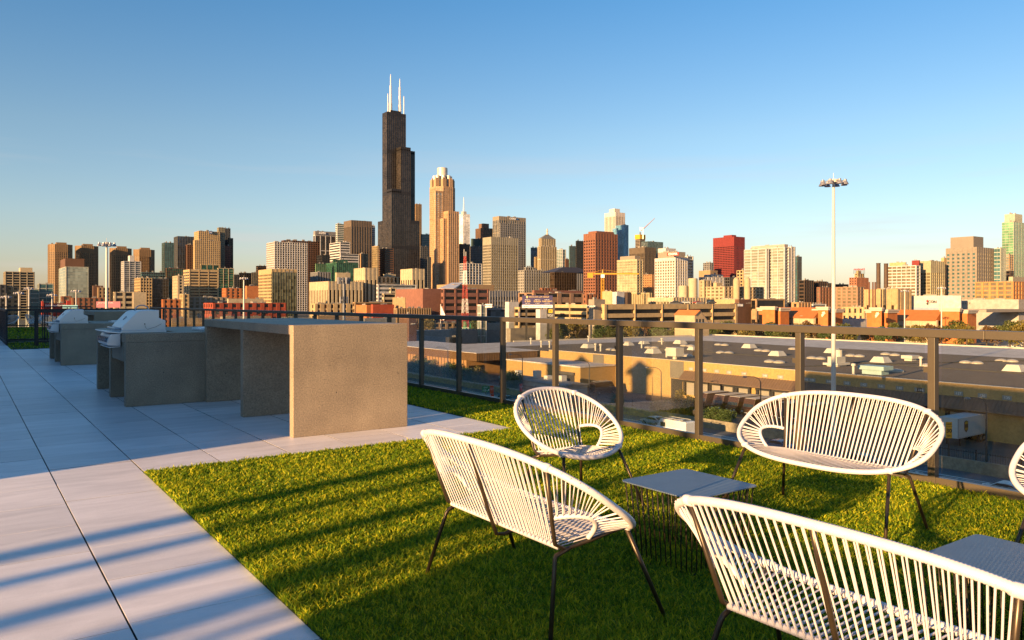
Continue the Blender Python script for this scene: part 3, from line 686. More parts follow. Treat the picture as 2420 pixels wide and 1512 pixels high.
bl('white_tower', 'slim white apartment tower in front of two brown towers', 'apartment tower', (1,1565,1600,1812,752,1200,'aptw',dict(bw=7,g='grey',pent=(.35,.62,.1,.7,9))))
bl('tan_office', 'tan gridded office with a dark right half beside the white tower', OB, (1,1735,1812,1957,968,950,'office',dict(g='dark')), (1,1955,1962,2172,976,960,'curtd'))
bl('teal_roof_building', 'dark building with a long teal top behind the tan office', OB, (1,1812,1830,2128,895,1150,'curtain',dict(w='teal',sf=.4,g='dark')))
hotel,_fr = bl('cream_hotel', 'cream low office with blank logo wall behind the magenta billboard', OB, (1,1465,1478,1716,1150,690,'office',dict(w='cream',bw=7,fh=5)), (1,1712,1718,1880,1152,680,'blank'))
bl('brick_loft', 'long low orange brick loft right of the red storage building', 'building', (1,920,940,1350,1225,620,'aptb',dict(bw=3.5)), (1,790,800,915,1205,625,'aptb'))
bl('glass_skyscraper', 'teal and dark glass skyscraper pair at the left centre', OT, (1,2085,2120,2242,512,1500,'curtain',dict(g='teal',w='dgrey')), (1,2240,2290,2640,430,1560,'curtd',dict(g='blue',bw=3,pf=.35,lwmax=60)))
dome,_ = bl('curved_top_tower', 'blue tower with an arched roof behind the dark glass pair', OT, (1,2243,2250,2470,448,1750,'blueg'))
bl('dark_glass_building', 'dark green glass building below the teal skyscraper', OB, (1,2135,2150,2368,842,1150,'curtd',dict(g='green',w='brown')))
bl('orange_brick_house', 'small orange brick building just above the railing, left centre', 'building', (1,2090,2100,2320,1245,560,'brick',dict(w='orange')))
# --- region 2
bl('brown_slab_tower', 'narrow brown tower left of the tan hotel-like tower', OT, (2,328,352,430,540,1520,'tangrid',dict(w='brown')))
mot,_m = bl('tan_office_tower', 'large stepped tan tower carrying a round blue logo', OT, (2,430,450,775,482,1450,'tangrid',dict(w='sand',g='grey')), (2,442,500,770,362,1475,'tangrid',dict(w='sand',g='grey')))
bl('grey_slab_tower', 'tall grey green slab right behind the round-logo tower', OT, (2,738,756,832,318,1500,'grey',dict(w=(.2,.19,.14),bw=3)), (2,824,828,906,328,1550,'curtd',dict(pf=.3)), (2,876,884,940,455,1540,'black'), (2,832,836,916,555,1520,'tangrid',dict(w='pink')))
bl('green_grid_building', 'dark green glass building with cream grid below the tan tower', OB, (2,740,752,948,842,1250,'grid',dict(g='green',bw=9,pf=.1,sf=.08)), (2,518,528,760,795,1260,'curtd',dict(g='green',w='sand',fh=8,bw=9,sf=.05)))
bl('cream_office_block', 'wide cream office block with large top windows, left centre', OB, (2,303,382,743,858,1000,'office',dict(w='sand',bw=13,pf=.1,sf=.5,g='dark',top=3)))
bl('cream_narrow_block', 'narrow cream block left of the wide cream office', OB, (2,165,230,303,940,940,'grid',dict(bw=5,pf=.55)))
bl('dark_lowrise', 'row of dark buildings between the green grid and the olive block', OB, (2,948,960,1022,925,1400,'curtd'), (2,1018,1030,1182,902,1420,'black'), (2,1180,1186,1272,897,1380,'curtd',dict(g='gold')), (2,1240,1262,1372,812,1480,'bandb',dict(w='dbrown')))
bl('orange_brick_block', 'orange brick block with balconies and a stair tower', 'apartment block', (2,805,850,1100,1102,740,'aptb',dict(w='orange')), (2,1098,1118,1266,1072,735,'blank',dict(w='orange')))
bl('cream_loft', 'low pale brick loft with balconies above the dark railing', 'apartment block', (2,330,372,862,1217,620,'aptb',dict(w='concr')), (2,258,300,372,1178,610,'aptb',dict(w='sand')))
bl('red_brick_warehouse', 'long red brick building with two window rows behind the railing', 'building', (2,570,686,1620,1292,540,'brick',dict(w='red',bw=6,pf=.45,sf=.5,fh=4.5)), (2,868,880,1336,1236,600,'blank',dict(w='cream')))
bl('olive_glass_office', 'olive glass office with a tan gridded left side', OB, (2,1272,1442,1758,852,900,'office',dict(w='sand',g='dark',top=6,bw=5)), (2,1441,1448,1752,893,896,'curtain',dict(g=(.10,.10,.06),w=(.10,.10,.07))))
bl('white_grid_tower', 'broad white gridded tower with square black windows', OT, (2,1375,1478,1895,503,1350,'wgrid'))
bl('brown_grid_tower', 'brown tower right behind the white gridded tower', OT, (2,1563,1600,2056,482,1480,'dk',dict(w='brown',lwmax=40)))
ubs,_u = bl('finned_office_tower', 'grey topped tower with white vertical fins left of the dark tower', OT, (2,1975,2000,2265,364,1640,'blank',dict(w='grey',base=410)), (2,1975,2000,2265,412,1642,'vert',dict(w='white',g='brown',bw=12,pf=.14,top=2)))
bl('banded_office', 'white banded office with brown glass side, left of the blackest tower', OB, (3,125,262,386,505,1250,'bandw'), (3,262,266,500,657,1245,'bandw'))
bl('white_curved_tower', 'slim white tower peeking out left of the dark finned tower', OT, (3,203,225,310,270,1750,'bandw',dict(g='green')))
bl('dark_finned_tower', 'dark grey tower with vertical fins and glass crown', OT, (3,310,405,665,224,1450,'vertb',dict(w=(.11,.085,.065),g='dark',bw=5,top=12)), (3,660,666,708,292,1520,'blueg',dict(w='white',sf=.3)))
bl('green_glass_complex', 'low green mirrored glass complex below the banded office', OB, (3,75,215,492,768,1100,'cgreen'), (2,2000,2012,2142,786,1090,'cgreen',dict(g=(.1,.16,.08))), (3,165,175,355,733,1120,'cgreen'), (2,2022,2090,2185,672,1180,'black'))
bl('grey_stone_building', 'grey stone building left of the limestone post office', OB, (2,1940,2030,2197,892,960,'lime',dict(w='grey',bw=3.5)))
# --- limestone complex
po,_p = bl('limestone_post_office', 'huge cream limestone building with vertical slit windows and two towers', OB,
   (3,-135,110,552,1012,800,'lime',dict(w='cream',fh=26,top=9)), (3,440,580,742,838,830,'lime',dict(w='cream',bw=5,top=13,fh=60)), (3,738,742,1202,952,850,'lime',dict(w='cream',fh=9,sf=.4,bw=5)), (3,1040,1190,1347,850,835,'lime',dict(w='cream',bw=5,top=12,fh=60)), (3,205,212,392,900,860,'blank'), (3,825,830,978,920,880,'blank'))
bl('stepped_glass_office', 'stepped cream and blue office left of the red brick garage', OB, (3,742,748,1242,1052,760,'bandw',dict(g='grey')), (3,908,914,975,1098,740,'bandw',dict(w='cream')), (3,818,824,972,1172,700,'bandw',dict(w='cream')))
# --- Willis tower
TW = 22.9; e0, n0_ = pd(925.6, 1706)
wt = thing('black_skyscraper', 'tallest black stepped skyscraper with two white antennas', OT, (e0, n0_, 0))
hts = {(0,0):250,(1,0):345,(2,0):183,(0,1):424,(1,1):424,(2,1):343,(0,2):183,(1,2):345,(2,2):250}
WB = mat((.030,.026,.024), .4, .2, .05, name='black_aluminium'); WG_ = glassmat((.045,.038,.034), .12, (4.6,4.6,3.95), .7); WBL = mat((.016,.014,.013), .45, .15, .05)
for (i,j), h in hts.items():
    x0, y0 = i*TW, j*TW; g = MB().box(x0, x0+TW, y0, y0+TW, GZ, h-1)
    g.build('glazing', WG_, wt); m_ = MB(); lv = MB()
    faces = [((x0,y0+TW),(0,-1)),((x0,y0),(1,0)),((x0+TW,y0),(0,1))]
    for a, d in faces:
        nfl = int((h-GZ)/3.95)
        for f in range(nfl): m_.obox(a, d, -.2, TW+.2, -.2, .22, GZ+f*3.95, GZ+f*3.95+1.55)
        for q in range(6): m_.obox(a, d, q*TW/5-.5 if q else -.6, q*TW/5+.5, -.21, .5, GZ, h-.1)
        for z in (h-7.5, 246-8, 118, 340-8):
            pass
    m_.build('wall', WB, wt)
    for z in (h-7.5, 246-8, 118, 340-8):
        if z < h-6: MB().box(x0-.40, x0+TW+.40, y0-.40, y0+TW+.40, z+j*.01+i*.02, z+7.4+j*.01+i*.02).build('louvre_band', WBL, wt)
    MB().box(x0-.2, x0+TW+.2, y0-.2, y0+TW+.2, h-.9, h).build('roof', WBL, wt)
AW = mat((.62,.6,.58), .5, .05, 1)
for x, zt_, hh in ((TW*.62, 506, 0), (TW*1.62, 500, 0)):
    MB().lathe(x, TW*1.5, [(3.6,423),(3.6,446),(2.6,447),(2.6,466),(2.1,467),(2.1,486),(1.2,487),(1.0,zt_-1),(.3,zt_+6)], 10).build('antenna', AW, wt)
for x, z in ((4,466), (TW*2-2,466), (7,448), (TW*1.9,440)):
    MB().lathe(x, TW*1.2, [(1.1,423),(1.0,z-5),(.4,z)], 8).build('small_antenna', AW, wt)
MB().box(12, 36, 28, 40, 423.9, 430).build('penthouse', WBL, wt)
bl('brown_lowrise_tower', 'brown banded block left of the black skyscraper foot', OB, (3,745,836,948,587,1420,'bandb'), (3,612,670,756,592,1500,'bandb',dict(w='tan')))
bl('gold_mesh_building', 'narrow building with glowing white mesh front', OB, (3,672,740,757,556,1405,'curtain',dict(w='sand',g='gold',bw=5)))
bl('brown_pier_block', 'small brown block with wide piers below the mesh front', OB, (3,500,548,612,657,1330,'vert',dict(w='tan',g='black',bw=9,fh=60)))
bl('pink_granite_tower', 'tan tower peeking out right behind the black skyscraper', OT, (3,1215,1236,1308,15,1950,'vert',dict(w='tan',bw=4.5,g='brown')))
bl('teal_glass_slab', 'teal glass slab between the black skyscraper and the tan tower', OT, (3,1300,1312,1445,405,1780,'curtain',dict(g='teal',bw=30,sf=.3)))
bl('dark_stepped_tower', 'dark grey stepped tower right of the black skyscraper', OT, (3,1290,1300,1392,562,1500,'grid',dict(w='dgrey')), (3,1385,1392,1428,700,1490,'grid',dict(w='dgrey')))  # walls are dark grey by colour
# --- octagonal crown tower
ct = thing('crowned_tower', 'tan granite tower with a round glass crown, second tallest', OT)
e, n = pd(1045, 1560); ct.location = (e, n, 0); rr = 22.5; c0 = rr*.42
WSD = WL['sand']; wm = mat((.34,.22,.125), .75, .1, .05, fine=9); gm = glassmat((.22,.17,.11), .1, (3.6,3.6,3.7), .6)
def octo(x, y, r, c): return [(x-r,y+c),(x-r,y-c),(x-c,y-r),(x+c,y-r),(x+r,y-c),(x+r,y+c),(x+c,y+r),(x-c,y+r)]
def latt(t, poly, z0, z1, wm, gm, fh, bw, pf, sf, pr, top=3, faces=None):
    g = MB(); g.prism(poly, z0, z1-.4); g.build('glazing', gm, t); m_ = MB(); nf = len(poly)
    for i in (faces or range(nf)):
        a, b = Vector(poly[i]), Vector(poly[(i+1)%nf]); L = (b-a).length; d = (b-a)/L
        m_.obox(a, d, -pr*.4, L+pr*.4, -.3, pr, z1-top, z1); nfl = int((z1-top-z0)/fh)
        for f in range(nfl): m_.obox(a, d, -pr*.4, L+pr*.4, -.3, pr, z0+f*fh, z0+f*fh+fh*sf)
        nb = max(1, round(L/bw))
        for q in range(nb+1): m_.obox(a, d, max(-.1,q*L/nb-bw*pf/2), min(L+.1,q*L/nb+bw*pf/2), -.31, pr+.25, z0, z1-.05)
    m_.build('wall', wm, t)
zt_ = zat(437, 1560); latt(ct, octo(0,0,rr,c0*1.15), GZ, zt_-6, wm, gm, 3.8, 4.6, .42, .42, .4, 4, range(5))
for k in range(8):
    a = math.pi/8+k*math.pi/4; x, y = rr*.86*math.cos(a), rr*.86*math.sin(a)
    MB().box(x-4, x+4, y-4, y+4, zt_-6.5, zt_+9).box(x-3.2,x-1,y-3.2,y-1,zt_+9,zt_+12).box(x+1,x+3.2,y-3.2,y-1,zt_+9,zt_+12).build('crown_turret', wm, ct)
    MB().lathe(x*.8, y*.8, [(4.2,zt_-6),(4.2,zt_+17),(3.6,zt_+17.5)], 14).build('glass_turret', mat((.42,.40,.36),.35), ct)
MB().lathe(0, 0, [(10.5,zt_-6),(10.5,zt_+33),(9.5,zt_+34)], 24).build('crown_drum', mat((.46,.43,.38),.35,.1,.2), ct)
e2 = thing  # second volume
for (x0,xc,x1,yt) in ((1590,1592,1650,202),(1650,1655,1790,105)):
    D2 = 1520; ex, nx = pd(rx(3,xc), D2); u1 = (rx(3,x1)-CX)/F; Cx = (rx(3,xc)-CX)/F*D2; Ls = (u1*D2-Cx)/(SO[0]-u1*SO[1])
    X0, Y0 = ex-e, nx-n; latt(ct, [(X0,Y0+22),(X0,Y0),(X0+Ls,Y0),(X0+Ls,Y0+22)], GZ, zat(ry(3,yt), D2), wm, gm, 3.8, 4.6, .42, .4, .4, 5, (0,1))
ex, nx = pd(rx(3,1490), 1525); u1 = (rx(3,1580)-CX)/F; Cx = (rx(3,1490)-CX)/F*1525
latt(ct, [(ex-e,nx-n+5),(ex-e,nx-n),(ex-e+ (u1*1525-Cx)/(SO[0]-u1*SO[1]),nx-n),(ex-e+30,nx-n+5)], GZ, zat(450,1525), wm, glassmat((.34,.30,.24),.25,(3.6,3.6,3.8),.3), 3.8, 7, .16, .5, .4, 4, (0,1))
bl('glare_glass_tower', 'distant glass tower with spire, sun glare put into its white colour', OT, (3,1795,1845,1930,145,2700,'curtain',dict(g=(.62,.6,.56),w='white',bw=8)), (3,1820,1850,1886,112,2720,'curtain',dict(g='white',w='white')))  # glare of the sunlit glass is put into its pale colour
o = bpy.data.objects['glare_glass_tower']; e, n = pd(1095.5, 2740); MB().lathe(e-o.location.x, n-o.location.y, [(3,zat(505,2740)),(2,zat(490,2740)),(.8,zat(466,2740))], 8).build('spire', AW, o)
bl('dark_brown_tower', 'dark brown tower below the distant white glass tower', OT, (3,1793,1800,1932,530,1900,'dk',dict(w='brown')))  # walls are plain brown by colour
bl('gothic_roof_tower', 'dark grey tower with a pointed green roof left of the textured block', OT, (3,1932,1960,2105,560,1650,'grey',dict(w=(.10,.095,.1))), (3,1945,1962,2098,462,1660,'blank',dict(w=(.03,.055,.055))))
bl('brown_ribbed_tower', 'brown ribbed tower standing behind the gothic roof tower', OT, (3,2005,2095,2225,325,2000,'vertb',dict(w=(.15,.09,.06),pent=(.1,.7,.1,.7,12))))
bl('white_frame_office', 'dark office with thin white frame behind the lattice mast', OB, (3,1800,1890,2082,780,1150,'wgrid',dict(pf=.14,sf=.16,g='blue',w='white',bw=5)))
# --- red brick garage complex
bl('red_brick_garage', 'wide red brick block with dark slots behind the lattice mast', 'building', (3,975,1325,1595,1107,560,'blank',dict(w='pink')), (3,1590,1596,2162,1107,556,'pinky',dict(bw=10,sf=.55)))
bl('tan_brick_annex', 'tan brick annex in front of the red brick block', 'building', (3,935,1098,1105,1222,500,'blank',dict(w='tan')), (3,975,990,1425,1358,440,'vert',dict(w='tan',g='brown',bw=1.6,fh=60,top=1)))
t = thing('sloped_white_roof_hall', 'hall with a bright white sloping roof behind the red brick block', 'building'); e, n = pd(rx(3,1700), 640); t.location = (e, n, 0)
D_ = 640; P1, P2, P3, P4 = [pd(rx(3,a), D_+d) for a, d in ((1520,0),(1725,0),(1840,60),(1700,60))]
zl, zh = zat(ry(3,1105), D_), zat(ry(3,1030), D_+60)
MB().add([(P1[0]-e,P1[1]-n,zl),(P2[0]-e,P2[1]-n,zl),(P3[0]-e,P3[1]-n,zh),(P4[0]-e,P4[1]-n,zh),(P1[0]-e,P1[1]-n,zl-1),(P2[0]-e,P2[1]-n,zl-1),(P3[0]-e,P3[1]-n,zh-1),(P4[0]-e,P4[1]-n,zh-1)],[(0,1,2,3),(7,6,5,4),(0,4,5,1),(1,5,6,2),(2,6,7,3),(3,7,4,0)]).build('roof', mat((.5,.5,.5),.5), t)
MB().box(-15,15,12,60,GZ,zl-1).box(20,62,30,60,GZ,zh-2).build('wall', mat(WL['tan'],.8), t)
bl('orange_store', 'low orange and red retail hall right of the cell mast', 'store', (3,466,600,682,1318,500,'blank',dict(w='orange')), (3,670,682,956,1312,496,'blank',dict(w='red')), (3,440,452,958,1282,520,'bandw',dict(w='tan',g='brown')))
bl('cream_store', 'low cream building left of the orange retail hall', 'building', (3,-110,-60,448,1300,520,'grid',dict(w='sand',bw=5,pf=.6)))
# --- region 4
bl('textured_hotel_block', 'block with staggered pale balconies and white frame lines', 'apartment block', (4,38,145,484,440,900,'grid',dict(w=(.24,.22,.17),g='black',fh=3.4,bw=2.6,pf=.34,sf=.34,pr=.25,top=9)))
bank,_b = bl('ribbed_bank_tower', 'tall grey tower with tan left side and bank sign on top', OT, (4,165,246,588,172,1780,'vert',dict(w='concr',g='grey',bw=6.5,pf=.3,top=9)), (4,250,262,586,260,1776,'vert',dict(w='grey',g='dark',bw=5,fh=5,pf=.3,sf=.3)))
bt_, _ = bl('pyramid_roof_tower', 'pale art deco tower with pyramid roof and statue', OT, (4,742,778,985,560,1480,'lime',dict(w='cream',bw=4.4,pf=.5,g='dark')), (4,757,790,972,460,1500,'lime',dict(w='cream',bw=4.4,pf=.5,g='dark')), (4,700,712,760,700,1490,'lime',dict(w='sand')))
X0,Y0,Ls,Lw,z1 = _[1]; MB().prism([(X0-.5,Y0+Lw),(X0-.5,Y0-.5),(X0+Ls,Y0-.5),(X0+Ls,Y0+Lw)], z1-.2, zat(ry(4,400),1500), .12).build('roof', mat((.16,.16,.15),.6), bt_)
MB().lathe(X0+Ls/2, Y0+Lw/2, [(3,zat(ry(4,400),1500)-1),(1.2,zat(ry(4,375),1500)),(2.0,zat(ry(4,360),1500)),(1.2,zat(ry(4,330),1500)),(.3,zat(ry(4,325),1500))], 8).build('statue', mat((.4,.38,.33),.5), bt_)
bl('blue_slab', 'dark blue slab behind the pyramid roof tower', OT, (4,655,664,745,578,1800,'blueg'))
bl('pale_apartment_tower', 'pale tower with teal right side right of the pyramid roof', OT, (4,985,1062,1103,602,1650,'aptw',dict(g='teal')), (4,1100,1104,1152,725,1600,'blank',dict(w='brown')))
bl('teal_dark_tower', 'teal topped dark tower left of the black slab', OT, (4,1148,1160,1245,557,1480,'curtd',dict(g='teal')))
bl('black_slab', 'plain black slab left of the red-brown tower', OT, (4,1240,1248,1345,490,1450,'black'))
bl('red_brown_tower', 'big red-brown tower behind the yellow crane', OT, (4,1337,1488,1770,390,1000,'grid',dict(w=(.17,.07,.04),g='black',bw=5,pf=.42,sf=.5,top=9,pent=(.1,.9,.1,.8,3))))
bl('white_ribbed_tower', 'distant pale ribbed tower rising behind the red-brown tower', OT, (4,1605,1745,1867,122,2700,'vert',dict(w=(.5,.45,.4),g='brown',bw=7,fh=70,pf=.55,top=14,pent=(.15,.7,.2,.7,14))))
bl('blue_glass_tower', 'light blue glass tower right of the pale ribbed tower', OT, (4,1745,1860,1912,285,2450,'blueg',dict(g=(.10,.24,.36),w=(.14,.27,.36))), (4,1708,1770,1782,327,2440,'blueg',dict(g=(.10,.24,.36),w=(.14,.27,.36))))
nema,_n = bl('tower_under_construction', 'unfinished tower wrapped in yellow formwork', OT, (4,2003,2060,2125,468,1900,'bandw',dict(w='concr',g='brown',fh=3.6,sf=.35)))
X0,Y0,Ls,Lw,z1 = _n[0]; MB().box(X0-1,X0+Ls+1,Y0-1,Y0+Lw+1,z1,zat(ry(4,410),1900)).build('formwork', mat(WL['yellow'],.6,.25,.3), nema)
MB().box(X0+8,X0+Ls-8,Y0+6,Y0+Lw-6,z1,zat(ry(4,375),1900)).build('core', mat((.1,.08,.06),.8), nema)
bl('dark_wide_tower', 'wide dark tower with grey glass top below the yellow formwork', OT, (4,1922,2120,2262,572,1500,'vertb',dict(w=(.09,.07,.05),g='dark',top=12,fh=8,sf=.1)), (4,2080,2160,2358,497,1560,'curtain',dict(w='teal',g='grey',lwmax=40)))
bl('yellow_glass_apartments', 'pale yellow green glass apartment block right of the crane', 'apartment block', (4,1768,2022,2096,727,880,'apt',dict(g=(.24,.24,.16),bw=4.5,pf=.12,sf=.3,top=2,pent=(.0,.9,.1,.85,4,'concr'))))
bl('small_orange_block', 'small orange stone block in shadow between two apartment towers', 'building', (4,2098,2215,2256,925,1150,'brick',dict(w=(.3,.16,.07))))
coop,_c = bl('white_apartment_tower', 'white apartment tower with a banner on its roof level', 'apartment tower', (5,195,455,605,705,820,'aptw',dict(g='gold',bw=3.6,pf=.36,sf=.34,top=3.5)), (5,600,610,678,688,835,'aptw',dict(g='grey')), (5,232,440,585,630,830,'blank',dict(w='concr')), (5,232,330,462,585,850,'blank',dict(w='white')))
bl('grey_terminal_block', 'grey stone block with dark upper windows below the tall bank tower', OB, (4,485,570,902,868,1050,'grid',dict(w=(.22,.215,.2),bw=4.2,pf=.5,sf=.5,g='black')), (4,575,590,712,832,1060,'grid',dict(w=(.22,.215,.2))))
bl('dark_brown_glass_block', 'low dark brown glass block with a hipped black roof', OB, (4,903,960,1245,895,1030,'curtd',dict(w='dbrown',g='brown')), (4,1215,1225,1338,870,1200,'vert',dict(w='grey',g='dark')))
o = bpy.data.objects['dark_brown_glass_block']; MB().prism([(0,30),(0,1),(72,1),(72,30)], zat(ry(4,893),1030), zat(ry(4,820),1030), .35).build('roof', mat((.04,.035,.035),.5), o)
bl('long_grey_station', 'long low grey building left of the purple billboard', 'building', (4,112,125,500,1135,640,'grid',dict(w='grey',g='grey',bw=2.6,top=5)))
bl('long_brown_depot', 'long low brown building right of the purple billboard', 'building', (4,498,690,1335,1160,600,'grid',dict(w=(.21,.13,.085),g='black',bw=13,pf=.3,sf=.62,fh=6)), (4,690,700,1320,1128,660,'blank',dict(w='pink')), (4,780,800,985,1098,700,'brick'))
bl('brick_lowrise', 'low brick building at the foot of the red-brown tower', 'building', (4,1335,1372,1525,1180,560,'brick'))
# --- region 5
bl('bright_red_tower', 'bright red tower with a dark shadow on its lower half', OT, (5,943,1212,1347,435,1750,'red',dict(top=22,pent=(.0,.4,.1,.5,4))))
bl('small_grey_tower', 'small grey tower just left of the bright red one', OT, (5,815,900,945,772,1650,'grid',dict(w='grey',bw=5)), (5,757,905,1000,872,1400,'blank',dict(w='tan')))
bl('white_balcony_tower', 'wide white apartment tower with long balcony bands', 'apartment tower', (5,1350,1625,1640,590,830,'aptw',dict(g=(.22,.24,.2),bw=8,pr=1.1,sf=.2)), (5,1640,1858,1905,572,820,'aptw',dict(g=(.22,.24,.2),bw=8,pr=1.1,sf=.2)), (5,1908,1945,1992,566,826,'aptw',dict(pf=.5)), (5,1435,1860,1908,535,850,'blank',dict(w=(.33,.29,.25))))
bl('dark_teal_tower', 'slim dark teal tower right behind the white balcony tower', OT, (5,1995,2030,2082,692,1000,'curtd',dict(g='teal',w='dbrown')))
bl('cream_corner_block', 'cream block peeking out left of the white balcony tower', 'building', (5,1247,1330,1360,870,900,'grid',dict(w='sand',bw=5)))
bl('dark_brick_row', 'row of dark brown and black buildings right of the white balcony tower', 'building', (5,2048,2120,2235,998,820,'dk'), (5,2230,2300,2405,1012,840,'brick',dict(w='dbrown')), (6,225,300,345,868,900,'dk'), (6,340,420,520,880,950,'black'), (5,1075,1155,1340,960,1000,'black',dict(w='dgrey')))  # walls are dark brown, black and dark grey by colour
bl('white_stepped_block', 'white stepped block above the curved concrete complex', 'building', (5,832,930,1062,925,880,'aptw',dict(pf=.6,sf=.5)), (5,765,830,1078,958,860,'aptw',dict(pf=.6,sf=.5)))
rc, _r = bl('curved_concrete_apartments', 'yellowish rounded concrete apartment complex', 'apartment block', (5,818,1085,1572,1080,700,'apt',dict(w=(.34,.27,.17),g='gold',bw=5,pf=.34,sf=.42,pr=1.)), (5,770,822,915,1000,715,'apt',dict(w=(.34,.27,.17),g='gold',pf=.5)), (5,915,985,1062,1030,720,'blank',dict(w=(.34,.27,.17))))
for xx in (1242, 1382):
    ex, nx = pd(rx(5,xx), 705); MB().lathe(ex-rc.location.x, nx-rc.location.y, [(2.9,-2),(2.9,zat(ry(5,1005),705)),(2.4,zat(ry(5,1000),705)+1.4),(1,zat(ry(5,990),705)+2)], 18).build('stair_drum', mat((.34,.27,.17),.8), rc)
cs_ = thing('cement_silos', 'pair of plain cream silos left of the rounded apartments', 'silo'); ex, nx = pd(rx(5,680), 600); cs_.location = (ex, nx, 0)
for xx, y in ((680,985),(556,1080)):
    e_, n_ = pd(rx(5,xx), 600); MB().lathe(e_-ex, n_-nx, [(3.6,GZ),(3.6,zat(ry(5,y),600)),(3.3,zat(ry(5,y),600)+.6)], 24).build('silo', mat((.34,.29,.2),.8), cs_)
bl('low_cream_terminal', 'long low cream terminal with window band behind the parking garage', 'building', (5,105,430,850,1222,560,'vert',dict(w='cream',g='gold',bw=3,fh=9,pf=.25,top=3)), (4,1950,2180,2210,1160,600,'vert',dict(w=(.33,.27,.15),g='gold',bw=2,fh=60)), (5,850,1270,1330,1245,600,'blank',dict(w='sand')))
bl('white_industrial_block', 'white and black industrial block above the parking garage', 'building', (4,1575,1700,1705,1140,520,'blank',dict(w='sand')), (4,1700,1765,1895,1150,540,'blank',dict(w='white')), (4,1885,1900,1950,1155,530,'blank',dict(w='dbrown')))
fit,_f = bl('brick_retail_hall', 'brown brick retail hall with a black and white sign', 'store', (5,1213,1216,1495,1300,430,'blank',dict(w='brown')), (5,1490,1496,1858,1240,432,'bandw',dict(w='tan',g='black',fh=9,sf=.55)), (5,1270,1278,1492,1245,450,'blank',dict(w='brown')))
bl('tan_apartment_house', 'small tan apartment house right of the retail hall', 'apartment block', (5,1900,2040,2200,1283,450,'brick',dict(w=(.33,.2,.1),bw=3.2)), (5,2200,2225,2390,1305,470,'bandw'))
# --- region 6
har,_h = bl('stepped_brick_hotel', 'stepped brick hotel with a rooftop sign on legs', 'hotel', (6,533,612,738,808,1150,'brick',dict(w=(.26,.11,.06))), (6,590,625,690,765,1160,'brick',dict(w='sand')), (6,605,628,660,735,1170,'blank',dict(w='sand')))
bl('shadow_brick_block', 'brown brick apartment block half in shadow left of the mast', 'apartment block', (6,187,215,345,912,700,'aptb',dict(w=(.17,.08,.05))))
bl('balcony_brick_block', 'brick apartment block full of balconies right of the tall mast', 'apartment block', (6,345,620,692,908,690,'aptb',dict(w=(.22,.14,.09),g='gold',pf=.4)))
for i,(a,b,y) in enumerate(((825,868,653),(908,950,657))):
    t = thing('smokestack', ['dark brown smokestack, left of the pair','dark brown smokestack, right of the pair, against the pale tower'][i], 'smokestack', group='pair of smokestacks'); e, n = pd(rx(6,(a+b)/2), 620); t.location = (e,n,0)
    h = zat(ry(6,y),620); MB().lathe(0,0,[(1.75,GZ),(1.55,h-.6),(1.7,h-.5),(1.7,h)],16).build('shaft', mat((.06,.035,.022),.7,.3,.4), t)
    MB().lathe(0,0,[(1.72,h*.5),(1.72,h*.5+.4)],16).build('band', mat((.03,.02,.015),.7), t)
for i,xx in enumerate((748, 787, 812)):
    t = thing('flue_pipe', ['short dark flue left of the tall smokestack','short dark flue beside the power house roof, middle','rust red pipe running down the power house front'][i], 'flue'); e, n = pd(rx(6,xx), 470); t.location=(e,n,0)
    MB().lathe(0,0,[(.45,GZ),(.45,zat(ry(6,860),470)),(.6,zat(ry(6,858),470))],10).build('pipe', mat((.09,.035,.02),.7), t)
pwh,_w = bl('art_deco_power_house', 'tan power house with groups of tall slit windows', 'building', (6,693,1050,1198,933,480,'lime',dict(w=(.32,.23,.12),g='brown',fh=70,bw=5.2,pf=.68,top=10)), (6,830,1055,1190,925,490,'blank',dict(w='tan')))
bl('pale_balcony_tower', 'pale balcony tower with red and yellow roof blocks', 'apartment tower', (6,950,1252,1292,676,760,'aptw',dict(g='gold',bw=5,pf=.12,sf=.3)), (6,1290,1412,1555,628,775,'apt',dict(w=(.3,.27,.18),g='gold',bw=4,top=12)), (6,965,1140,1150,643,780,'blank',dict(w='sand')), (6,1208,1285,1296,622,770,'blank',dict(w='bred')), (6,1535,1556,1580,595,800,'blank',dict(w='sand')))
bl('grey_apartment_tower', 'wide grey brown tower with rows of small windows at right', 'apartment tower', (6,1577,1908,2100,478,780,'grey',dict(w=(.19,.165,.135),g='teal',bw=5,pf=.55,sf=.5,top=6,pent=(.0,.55,.1,.85,11))), (6,2096,2165,2222,490,790,'curtain',dict(g='teal',w='pale',sf=.2)))
bl('green_glass_tower', 'tall green glass tower at the right edge', OT, (6,2183,2308,2425,205,1150,'curtain',dict(g=(.10,.22,.12),w='pale',bw=5,sf=.14)), (6,2210,2322,2400,118,1165,'curtain',dict(g=(.10,.22,.14),w='pale',top=12)))
bl('tan_slim_block', 'slim tan block between the grey tower and the green glass tower', 'apartment tower', (6,2222,2260,2302,560,1000,'apt',dict(w='tan')), (6,2222,2270,2305,735,950,'dk'))
bl('orange_balcony_block', 'low orange brick apartment block with balconies at the right edge', 'apartment block', (6,1893,2300,2425,850,560,'aptb',dict(w=(.36,.17,.06),g='gold',bw=5,pf=.3,sf=.34)), (6,2285,2300,2430,800,600,'blank',dict(w=(.33,.28,.2))))
icon,_i = bl('white_cinema_box', 'large white and blue windowless hall with a diamond logo', 'building', (6,1200,1738,1745,1003,470,'blank',dict(w=(.36,.37,.38))))
long_,_l = bl('long_grey_hall', 'long low grey retail hall at the right edge', 'store', (6,1742,2362,2425,1045,460,'blank',dict(w=(.30,.28,.25))))
bl('low_cream_annex', 'low cream annex with small windows left of the power house', 'building', (6,455,690,700,1128,440,'grid',dict(w='sand',bw=3.5,pf=.6)))
